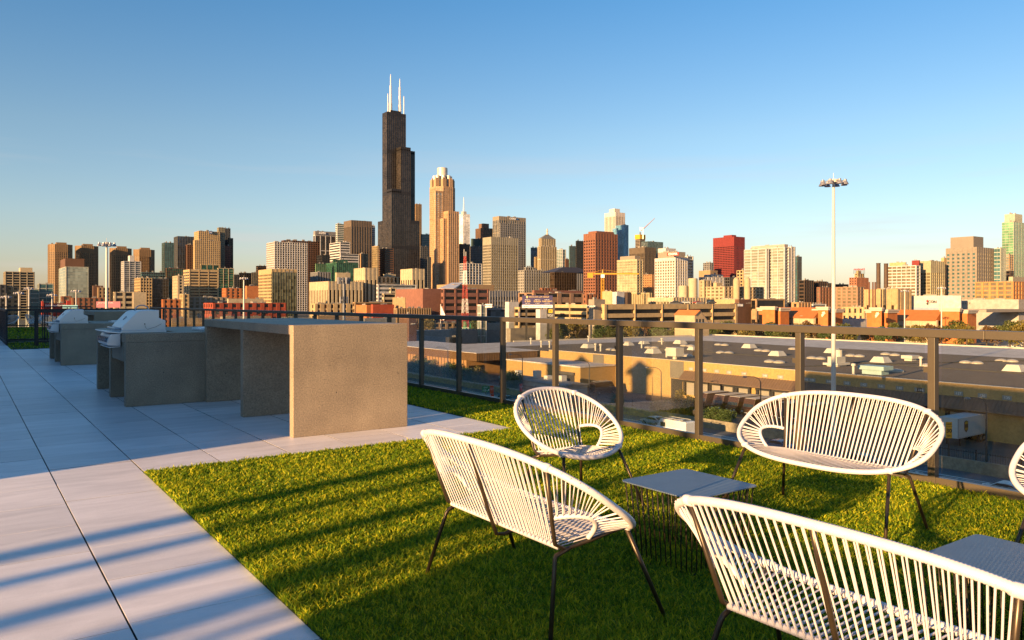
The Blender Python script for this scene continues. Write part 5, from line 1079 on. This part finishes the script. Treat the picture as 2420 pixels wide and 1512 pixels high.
rt = text(rs, 'Harrison', (0,0,zat(ry(6,719),1148)), 4.6, mat((.4,.05,.03),.5), 's', depth=.3, bold=.01); rt.scale = (-1,1,1)
m_ = MB(); [m_.box(-8+k*2-.15,-8+k*2+.15,-.2,.2,zat(ry(6,770),1148),zat(ry(6,722),1148)) for k in range(9)]; m_.build('frame', rust, rs)
# road signs
pa = panel('exit_sign', 'green highway exit sign beside the road', None, 1138.8,1156.5,912,926.5, 155, mat((.0,.16,.07),.4), 'v','road sign',.08,1); z0,z1=pa[2:]; gsm=whp
ln(pa,'EXIT',0,z1-.32,.42,gsm); ln(pa,'52B',-.25,z0+.35,.5,gsm); MB().add([(.3,-.03,z0+.2),(.38,-.03,z0+.14),(.6,-.03,z0+.4),(.66,-.03,z0+.3),(.7,-.03,z0+.62),(.42,-.03,z0+.58),(.52,-.03,z0+.5)],[(0,1,2,3,4,5,6)]).build('arrow', gsm, pa[0])
pa = panel('ramp_sign', 'yellow ramp speed sign in front of the trailer', None, 2234.5,2249,997,1035, 103, mat((.65,.30,.01),.4), 'v','road sign',.06,1,pm=rust); z0,z1=pa[2:]; W_=pa[1]
ln(pa,'RAMP',0,z1-.3,.27,blackp); MB().box(-W_/2,W_/2,-.012,-.001,z1-.62,z1-.58).build('divider', blackp, pa[0]); ln(pa,'30',0,z0+.95,.75,blackp,bold=.02); ln(pa,'MPH',0,z0+.28,.27,blackp)
for i,(x0,x1,y0,y1,lab) in enumerate(((1159.3,1167,931.5,947,'red sign right of the green exit sign'),(1157.5,1166,911,930,'orange red sign panel beside the green exit sign'),(1227.5,1234,906.5,925,'red sign on the street lamp post in front of the workshop'))):
    pa = panel('warning_sign', lab, None, x0,x1,y0-0,y1, 154-i, mat((.6,.03,.01),.4), 'v','road sign',.05,1); ln(pa,'WRONG',0,pa[3]-.5,.22,whp); ln(pa,'WAY',0,pa[3]-.8,.22,whp)
# --- light masts
def mast(label, x, yt, D, r=.36, nl=8, group='tall light masts'):
    e, n = pd(x, D); t = thing('light_mast', label, 'light mast', (e,n,0), group=group); h = zat(yt, D)
    pm = mat((.46,.44,.42), .45, .06, .5); MB().lathe(0,0,[(r,GZ),(r*.72,(GZ+h)/2),(r*.5,h)],14).build('pole', pm, t, smooth=False)
    s = .66*min(1.25,max(.9,r/.36))
    MB().lathe(0,0,[(.3*s,h-.5*s),(1.1*s,h-.3*s),(1.15*s,h+.3*s),(.3*s,h+.45*s)],14).tube([(0,0,h+.4*s),(0,0,h+1.7*s)],.05*s,5).build('lamp_ring', pm, t)
    for k in range(nl):
        a = 2*math.pi*k/nl+.3; x_, y_ = 2.35*s*math.cos(a), 2.35*s*math.sin(a)
        l_ = MB().lathe(x_,y_,[(.15*s,h+.25*s),(.28*s,h+.2*s),(.3*s,h-.15*s),(.62*s,h-.7*s),(.66*s,h-.85*s),(.1*s,h-.8*s)],12).tube([(0,0,h-.1*s),(x_,y_,h+.0*s)],.06*s,5).build('lamp', mat((.24,.24,.27),.4,metal=.4), t)
    return t
mast('tall pale light mast standing against the sky at right', 1969, 428, 110, .37)
mast('pale light mast between the brown chamfered towers at left', 252, 575, 205, .5)
mast('blue grey light mast before the orange brick block', 576, 657, 420, .62)
for i,(x,y,D,lab) in enumerate(((rx(1,80),ry(1,1208),330,'small light mast nearest the left edge'),(rx(1,243),ry(1,1158),330,'small light mast before the brown left building'),(rx(1,372),ry(1,1100),360,'small light mast before the green balcony block'),(rx(1,670),ry(1,1185),340,'small light mast above the red storage building'),(rx(1,980),ry(1,1135),340,'small light mast before the long brick loft'),(rx(6,1130),ry(6,950),330,'thin light mast right of the power house'),(rx(6,1528),ry(6,918),330,'thin light mast before the white cinema hall'))):
    mast(lab, x, y, D, .34 if i > 4 else .4, 5)
# --- cell mast, lattice tower, cranes, flag
e, n = pd(812.4, 250); t = thing('cell_mast', 'grey cell phone mast with antenna panels before the limestone building', 'mast', (e,n,0)); h = zat(ry(3,975),250)
gm_ = mat((.10,.11,.13),.5); MB().lathe(0,0,[(.55,GZ),(.4,h)],12).build('pole', gm_, t)
for zz, R_, nn in ((h-.8,1.9,12),(h-7,1.2,6)):
    MB().lathe(0,0,[(R_*.9,zz-.1),(R_*.9,zz+.1)],12).build('platform', gm_, t)
    for k in range(nn):
        a = 2*math.pi*k/nn; MB().box(R_*math.cos(a)-.16,R_*math.cos(a)+.16,R_*math.sin(a)-.12,R_*math.sin(a)+.12,zz-1.0,zz+1.1).build('antenna_panel', mat((.4,.4,.42),.5) if k%3==0 else gm_, t)
def lattice(t, x, y, z0, z1, w0, w1, nseg, mats, per=3, names=('white_section','red_section'), th=.12):
    secs = {}
    for i in range(nseg):
        mi = (i//per) % len(mats); key = i//per
        m_ = secs.setdefault(key, (MB(), mi))[0]; a0, a1 = i/nseg, (i+1)/nseg; za, zb = z0+(z1-z0)*a0, z0+(z1-z0)*a1; wa, wb = (w0+(w1-w0)*a0)/2, (w0+(w1-w0)*a1)/2
        c = [(-1,-1),(1,-1),(1,1),(-1,1)]
        for k in range(4):
            p, q = c[k], c[(k+1)%4]
            m_.tube([(x+p[0]*wa,y+p[1]*wa,za),(x+p[0]*wb,y+p[1]*wb,zb)], th, 4)
            m_.tube([(x+p[0]*wa,y+p[1]*wa,za),(x+q[0]*wb,y+q[1]*wb,zb)], th*.7, 4); m_.tube([(x+q[0]*wa,y+q[1]*wa,za),(x+p[0]*wb,y+p[1]*wb,zb)], th*.7, 4)
            m_.tube([(x+p[0]*wb,y+p[1]*wb,zb),(x+q[0]*wb,y+q[1]*wb,zb)], th*.7, 4)
    for k,(m_,mi) in secs.items(): m_.build(names[mi % len(names)], mats[mi], t)
redp = mat((.40,.03,.02),.5)
e, n = pd(rx(3,1868), 400); t = thing('lattice_tower', 'red and white lattice radio tower before the brick garage', 'radio tower', (e,n,0), -.3)
zt_ = zat(ry(3,690),400); lattice(t,0,0,GZ,zt_,3.7,.9,18,[whp,redp],3,th=.055)
MB().tube([(-.5,0,zt_),(-.5,0,zat(ry(3,600),400))],.09,5).tube([(.5,0,zt_),(.5,0,zat(ry(3,632),400))],.09,5).build('whip_antenna', whp, t)
ymat = mat((.45,.24,.02),.5)
e, n = pd(rx(4,1580), 560); t = thing('tower_crane', 'yellow tower crane before the red-brown tower', 'crane', (e,n,0), -AL); zj = zat(ry(4,925),560)
lattice(t,0,0,GZ,zj,1.9,1.9,16,[ymat],16,('mast',),.13); MB().box(-1.2,1.2,-1.2,1.2,zj-2.4,zj).build('cab', whp, t); MB().tube([(0,0,zj),(0,0,zat(ry(4,862),560))],[.6,.2],6).build('apex', ymat, t)
MB().box(-10,26,-.6,.6,zj,zj+1.0).build('jib', ymat, t); MB().box(-11,-7,-1,1,zj-2.5,zj+1.2).build('counterweight', ymat, t)
MB().tube([(0,0,zat(ry(4,866),560)),(22,0,zj+.9)],.1,4).tube([(0,0,zat(ry(4,866),560)),(-9,0,zj+.9)],.1,4).build('tie_rod', ymat, t)
e, n = pd(rx(4,2098), 1905); t = thing('tower_crane', 'thin red and white crane on top of the unfinished tower', 'crane', (e,n,0), -AL)
MB().box(-1.4,1.4,-1.4,1.4,zat(ry(4,470),1905),zat(ry(4,325),1905)).build('mast', whp, t); a, b = zat(ry(4,345),1905), zat(ry(4,200),1905); MB().tube([(-4,0,a-3),(0,0,a),(28*1.05,0,b)],[1.0,1.1,.5],4).build('jib', mat((.35,.16,.12),.5), t); MB().box(-8,-2,-2,2,a-2,a+5).build('counterweight', whp, t)
e, n = pd(rx(3,1555), 430); t = thing('flagpole', 'flagpole with a pale drooping flag before the brick block', 'flagpole', (e,n,0), -AL); MB().cyl(0,0,GZ,zat(ry(3,1308),430),.12,8).build('pole', whp, t)
z_ = zat(ry(3,1318),430); fl = MB(); fl.add([(0,0,z_),(2.2,.3,z_-5),(3.2,-.2,z_-7.5),(1.4,.2,z_-8.4),(0,0,z_-7.2)]+[(0,.06,z_),(2.2,.36,z_-5),(3.2,-.14,z_-7.5),(1.4,.26,z_-8.4),(0,.06,z_-7.2)],[(4,3,2,1,0),(5,6,7,8,9)]+[(i,(i+1)%5,5+(i+1)%5,5+i) for i in range(5)]); fl.build('flag', whp, t)
# --- parking garage and orange store
gr_, _g = bl('parking_garage', 'long tan open parking garage with stacked decks', 'parking garage', (4,958,1400,1405,1312,352,'bandb',dict(w='sand',g='black',fh=3.1,bw=14,pf=.03,sf=.5,pr=.8,top=1.6)))
gr_, _g = bl('parking_garage', 'sloping tan parking garage wing at the right of its stair tower', 'parking garage', (None,rx(4,1540),rx(4,1606),rx(5,1212),ry(4,1308),322,'bandb',dict(w='sand',g='black',fh=3.3,bw=16,pf=.025,sf=.5,pr=.9,top=2.2)))
bl('stair_tower', 'plain tan stair tower in the middle of the parking garage', 'building', (4,1398,1472,1612,1245,320,'blank',dict(w='concr')))
bl('parking_deck', 'small open parking deck with a white wall left of the billboard', 'parking garage', (4,496,505,772,1345,345,'bandb',dict(w='sand',g='black',fh=2.7,bw=30,pf=.03,sf=.45,top=1)), (4,365,372,498,1278,348,'blank',dict(w='white')), (4,770,775,860,1375,330,'blank',dict(w='white')), (4,862,870,965,1285,332,'blank',dict(w='concr')))
X0,Y0,Ls,Lw,z1 = _g[0]
GC='cars on the garage roof'
for i,(a,c_) in enumerate(((.56,(.03,.03,.035)),(.64,(.35,.36,.37)),(.74,(.25,.03,.02)),(.86,(.03,.03,.03)))):
    t = car(['dark car on the garage roof, leftmost','pale car on the garage roof beside the dark one','red car on the garage roof','black car on the garage roof near its right end'][i], c_, 'car', (gr_.location.x+X0+Ls*a, gr_.location.y+Y0+4), .9); t.location.z = z1+.02; t['group'] = GC
HO = dict(w='horange'); CRM = mat((.40,.35,.28),.6)
hd, _hh = bl('orange_store_block', 'orange store front with cream cornice, right of three', 'store', (6,1455,1808,1905,1195,380,'blank',HO), (6,1525,1720,1730,1175,378,'blank',HO))
h2, _h2 = bl('orange_store_block', 'orange store front with square logo, middle of three', 'store', (6,722,945,1052,1190,380,'blank',HO), (6,770,880,885,1168,378,'blank',HO))
h3, _h3 = bl('orange_store_block', 'orange store front with square logo beside the tall mast', 'store', (6,152,385,460,1185,380,'blank',HO), (6,195,300,306,1160,378,'blank',HO))
h4, _h4 = bl('orange_store_block', 'orange store front at the left end of the store', 'store', (5,1530,1808,1920,1395,385,'blank',HO), (5,1575,1735,1742,1378,383,'blank',HO))
for t, fr in ((hd,_hh),(h2,_h2),(h3,_h3),(h4,_h4)):
    for X0,Y0,Ls,Lw,z1 in fr: MB().box(X0-.6,X0+Ls+.5,Y0-.5,Y0+Lw+.5,z1-.1,z1+.8).box(X0-.9,X0+Ls+.8,Y0-.8,Y0+Lw+.8,z1+.8001,z1+1.6).build('cornice', CRM, t)
lw1,_q = bl('glazed_store', 'low glazed store front between the middle and right orange blocks', 'store', (6,945,1468,1480,1270,384,'grid',dict(w='cream',g='gold',bw=4,pf=.12,sf=.2,fh=5,top=3)))
X0,Y0,Ls,Lw,z1=_q[0]; MB().extr([(X0-1.2,z1-.3),(X0+6,z1+5),(X0+7,z1-.3)],'y',Y0-.2,Y0+Lw+.2).build('roof', mat(WL['horange'],.6), lw1)
lw2,_q = bl('glazed_store', 'low glazed store front left of the tall light mast', 'store', (5,1612,2246,2252,1482,384,'grid',dict(w='cream',g='gold',bw=4,pf=.12,sf=.2,fh=5,top=3)))
X0,Y0,Ls,Lw,z1=_q[0]; MB().extr([(X0-1.2,z1-.3),(X0+6,z1+5),(X0+7,z1-.3)],'y',Y0-.2,Y0+Lw+.2).build('roof', mat(WL['horange'],.6), lw2)
for (xx,yy,lab) in ((249,1198,'square orange logo sign beside the tall light mast'),(830,1206,'square orange logo sign on the middle store block')):
    pa = panel('store_sign', lab, 6, xx-27,xx+29,yy-27,yy+29, 366, mat((.5,.12,.01),.5), 'w')
    for i,s in enumerate(('THE','HOME','DEPOT')):
        o = ln(pa,s,-.25+.25*i,(pa[2]+pa[3])/2+.55-.5*i,.85 if i else .5,whp,bold=.03); o.rotation_euler=(math.pi/2,-math.radians(45),0)
hs = thing('gabled_house', 'small gabled cream house with an orange roof before the garage', 'house'); e, n = pd(rx(5,705), 290); hs.location=(e,n,0)
zt_=zat(ry(5,1445),290); MB().extr([(0,GZ),(0,zt_),(2.6,zt_+1.5),(5,zt_-.8),(8,zt_-3.4),(8,GZ)],'y',0,10).build('wall', mat((.34,.26,.16),.8), hs); MB().extr([(-.3,zt_-.2),(2.6,zt_+1.8),(2.6,zt_+1.5),(0,zt_-.2)],'y',-.4,10.4).build('roof', mat((.42,.15,.04),.7), hs)
MB().extr([(2.6,zt_+1.51),(2.6,zt_+1.8),(8.3,zt_-3.4),(8,zt_-3.6)],'y',-.3,10.3).build('roof', mat((.16,.13,.11),.7), hs)
for x in (.7,2.4,4.2): MB().box(x,x+.8,-.06,-.005,zt_-3,zt_-1.6).build('window', WIN, hs)
tn = thing('white_tent', 'white peaked marquee tent at the right edge', 'tent'); e, n = pd(2425, 330); tn.location=(e,n,0); z_=zat(ry(6,1370),330); MB().prism([(-9,-9),(9,-9),(9,9),(-9,9)],z_,zat(ry(6,1285),330),.08).build('roof', mat((.62,.62,.64),.6), tn); MB().box(-8.8,8.8,-8.8,8.8,GZ,z_-.01).build('wall', mat((.5,.5,.5),.7), tn)
tag(MB().box(0,160,0,14,-4.6,-3).build('overpass', mat((.25,.22,.18),.8), loc=(*pd(2330,430),0)), 'concrete overpass with traffic at the far right', 'bridge')
# --- seen through the glass at the left
G2 = 'low store buildings seen through the glass'
pb,_pp = bl('pet_store', 'brown pylon building with white lettering behind the counter end', 'store', (None,944,966,984,742,340,'blank',dict(w='brown')), group=G2)
X0,Y0,Ls,Lw,z1=_pp[0]; text(pb,'petco',(X0+Ls*.5,Y0-.3,z1-4.2),.95,whp,'s',depth=.05)
bl('grey_roof_store', 'long grey store seen through the first glass panels', 'store', (None,940,962,1128,782,350,'blank',dict(w='grey')), group=G2)
ps,_q = bl('dark_store_box', 'black store box with faded white lettering behind glass', 'store', (None,1058,1062,1092,797,300,'blank',dict(w='black')), group=G2); X0,Y0,Ls,Lw,z1=_q[0]; text(ps,'petco',(X0+Ls*.55,Y0-.3,z1-2.5),.9,whp,'s',depth=.05)
bl('green_store', 'green trimmed store seen through the glass below the railing', 'store', (None,1095,1100,1190,760,500,'grid',dict(w=(.02,.2,.1),g='pale',bw=4)), (None,1020,1024,1100,763,505,'grid',dict(w='tan',bw=5)), group=G2)
bl('grey_flat_store', 'tall plain grey store seen right of the dark railing post', 'store', (None,1135,1190,1205,772,390,'blank',dict(w='grey')), (None,1200,1206,1322,776,330,'blank',dict(w='concr')), group=G2)
pa = panel('store_sign', 'faint white lettering on the plain grey store behind the glass', None, 1236,1268,805,812, 322, mat((.15,.13,.11),.8), 's'); ln(pa,'MATTRESS FIRM',0,(pa[2]+pa[3])/2,.6,whp)
bl('low_yellow_store', 'low sunlit yellow wall beyond the far side of the warehouse', 'building', (None,1700,1860,1870,790,345,'blank',dict(w='sand')), group=G2)
for i,(a,b,y,D,c_) in enumerate(((400,520,752,420,'tan'),(520,640,748,480,'concr'),(640,740,752,400,'grey'),(745,850,746,440,'tan'),(855,935,752,380,'grey'),(60,160,750,360,'grey'))):
    bl('low_shed', ['low tan shed behind the small fence panes, far left','low concrete coloured shed left of the tall bar counter','low grey shed seen above the bar counter','low tan shed above the bar counter middle','low grey shed just left of the pet store pylon','low grey shed behind the distant white chairs'][i], 'shed', (None,a,a+6,b,y,D,'blank',dict(w=c_)))
# --- trees
def leafmat(c0, c1):
    m, t, p = new_mat('leaves'); at = N(t,'ShaderNodeAttribute',attribute_name='tint'); cr = N(t,'ShaderNodeValToRGB'); e = cr.color_ramp.elements
    e[0].color=(*c0,1); e[1].color=(*c1,1); t.links.new(at.outputs['Fac'],cr.inputs[0]); t.links.new(cr.outputs[0],p.inputs['Base Color']); p.inputs['Roughness'].default_value=.6
    tr_ = N(t,'ShaderNodeBsdfTranslucent'); t.links.new(cr.outputs[0],tr_.inputs[0]); mx=N(t,'ShaderNodeMixShader',i_Fac=.3); t.links.new(p.outputs[0],mx.inputs[1]); t.links.new(tr_.outputs[0],mx.inputs[2]); t.links.new(mx.outputs[0],t.nodes['Material Output'].inputs[0]); return m
LM = [leafmat((.03,.045,.010),(.14,.15,.03)), leafmat((.07,.06,.012),(.28,.22,.04)), leafmat((.05,.03,.010),(.20,.11,.03)), leafmat((.03,.055,.015),(.10,.15,.03))]
BARK = mat((.07,.05,.035),.9)
def tree(name, kind, R, Ht, lm, nl=1500, low=False, ls=.30):
    t = thing(name, '', kind); r = RNG
    mb = MB(); mb.tube([(0,0,0),(.1,0,Ht*.25),(.0,.1,Ht*.5),(.1,.05,Ht*.8)],[R*.07+.05,R*.055+.04,R*.04+.03,.03],7)
    nb = 7; cl = []
    for k in range(nb*2):
        a = r.uniform(0,6.28); zz = Ht*r.uniform(.12 if low else .4,.88); rad = R*r.uniform(.35,.85)*(1-.5*abs(zz/Ht-.55)/.45)
        p = (rad*math.cos(a), rad*math.sin(a), zz); cl.append((*p, R*r.uniform(.28,.5)))
        if k < nb: mb.tube([(0,0,max(.2,zz-rad*.7)),(p[0]*.5,p[1]*.5,zz-rad*.2),p],[.09+R*.012,.06,.02],5)
    mb.build('trunk', BARK, t)
    cl = np.array(cl); idx = r.integers(0,len(cl),nl); c = cl[idx]; d = r.normal(0,1,(nl,3)); d /= np.linalg.norm(d,axis=1)[:,None]
    P = c[:,:3]+d*(c[:,3:4]*r.uniform(.35,1.05,(nl,1))**.6); P[:,2] = np.clip(P[:,2], .15, Ht*1.06)
    u = r.normal(0,1,(nl,3)); u /= np.linalg.norm(u,axis=1)[:,None]; v = np.cross(u, r.normal(0,1,(nl,3))); v /= np.linalg.norm(v,axis=1)[:,None]
    s = ls*r.uniform(.5,1.2,(nl,1)); V = np.stack([P-u*s,P+v*s*.6,P+u*s,P-v*s*.6],1).reshape(-1,3)
    me = bpy.data.meshes.new('crown'); me.from_pydata(V.tolist(), [], [tuple(range(4*i,4*i+4)) for i in range(nl)])
    at = me.attributes.new('tint','FLOAT','POINT'); at.data.foreach_set('value', np.repeat(np.clip(r.normal(.5,.22,nl),0,1),4).astype(np.float32))
    me.materials.append(lm); o = bpy.data.objects.new('crown', me); COL.objects.link(o); o.parent = t; return t
protos = [tree('tree','tree',4.6,11.5,LM[i%4],2600,False,.42) for i in range(4)]
used = [False]*4
TG = 'trees behind the warehouse roof'
xs = list(np.linspace(1318, 2425, 34)); desc = ['olive green','yellowing','russet brown','dark green']
near = {}
marks = [(1310,'left of the first bronze post'),(1400,'above the roof hood, under the stair tower'),(1480,'beside the second bronze post'),(1560,'under the sloping garage'),(1650,'beside the third bronze post'),(1740,'under the brick retail hall'),(1800,'under the leftmost orange store front'),(1890,'beside the fourth bronze post'),(1970,'behind the tall mast'),(2060,'under the middle orange block'),(2140,'under the glazed orange store front'),(2210,'beside the fifth bronze post'),(2300,'under the rightmost orange block'),(2400,'at the right edge below the tent')]
cnt = {}
for i, x in enumerate(xs):
    k = i % 4; D = 322+RNG.uniform(-14, 22); e, n = pd(x+RNG.uniform(-8,8), D)
    mk_ = min(marks, key=lambda q: abs(q[0]-x))[1]; lab = '%s tree behind the warehouse, %s' % (desc[k], mk_)
    c = cnt.get(lab, 0); cnt[lab] = c+1
    t = protos[k] if not used[k] else copy_tree(protos[k]); used[k] = True
    place(t, (e,n,GZ), RNG.uniform(0,6), lab, scale=float(RNG.uniform(.85,1.15))); t['group'] = TG
for i,(x,D,s,lab) in enumerate(((388,120,.9,'round yellow green tree left of the first grill hood, behind the fence'),(440,170,.8,'green tree behind the narrow fence panes at left'),(505,200,.8,'olive tree behind the fence left of the bar counter'),(600,230,.8,'brown tree behind the fence above the bar counter left end'),(700,260,.8,'green tree behind the fence above the bar counter'),(900,300,.75,'russet tree near the bar counter right end'),(985,400,1.0,'small tree before the red brick block'),(1010,420,1.0,'brownish tree right of the tan brick annex'),(1125,410,1.0,'yellow green tree below the lattice tower'),(1165,400,1.0,'olive tree before the low grey store'),(1195,395,1.0,'small yellowish tree left of the parking deck'),(1850,400,1.0,'dark tree between retail hall and orange store'))):
    t = copy_tree(protos[(i*3)%4]); e, n = pd(x, D); place(t, (e,n,GZ), i*1.1, lab, scale=s); t['group'] = 'scattered trees beyond the railing'
bp = [tree('bush','bush',2.4,4.6,LM[1],2600,True,.17), tree('bush','bush',2.4,3.8,LM[3],2600,True,.17)]; usedb=[False]*2
YG = 'bushes along the yard fence'
for i,(x,e_,k,s,lab) in enumerate(((1585,101,1,.9,'green bush left of the sunlit yellow bush'),(1612,101,0,1.15,'tall yellow green bush in the middle of the yard edge'),(1638,101,0,1.0,'yellow green bush touching the bronze post'),(1560,100.6,1,.8,'low green bush under the street lamp by the tall door'),(1690,100.8,1,.85,'low green bush before the brown vans'),(1715,100.8,1,.8,'small bush right of the bronze post before the vans'),(1455,101,1,.8,'dark bush behind the right part of the round chair'),(1200,100,1,1.3,'dark bush right of the exit sign'),(1100,101,1,1.1,'big dark bush left of the exit sign'),(1135,102,0,1.1,'big bush right behind the exit sign'),(1070,102,1,1.3,'large dark bush under the street lamp at the ribbed fascia'),(1030,101,0,1.2,'large bush beneath the ribbed fascia, middle'),(1000,102,1,1.3,'large dark bush by the first glass panels'),(975,101,0,1.3,'large bush just right of the bar counter'))):
    t = bp[k] if not usedb[k] else copy_tree(bp[k]); usedb[k]=True; place(t,(e_,nE(x,e_),GZ),i*.9,lab,scale=s); t['group']=YG
# ---------------------------------------------------------------- lettering becomes mesh
bpy.context.view_layer.update(); dg = bpy.context.evaluated_depsgraph_get()
for o in [o for o in COL.objects if o.type == 'FONT']:
    me = bpy.data.meshes.new_from_object(o.evaluated_get(dg)); n = bpy.data.objects.new(o.name, me); COL.objects.link(n)
    n.parent = o.parent; n.location = o.location; n.rotation_euler = o.rotation_euler; n.scale = o.scale
    bpy.data.objects.remove(o)
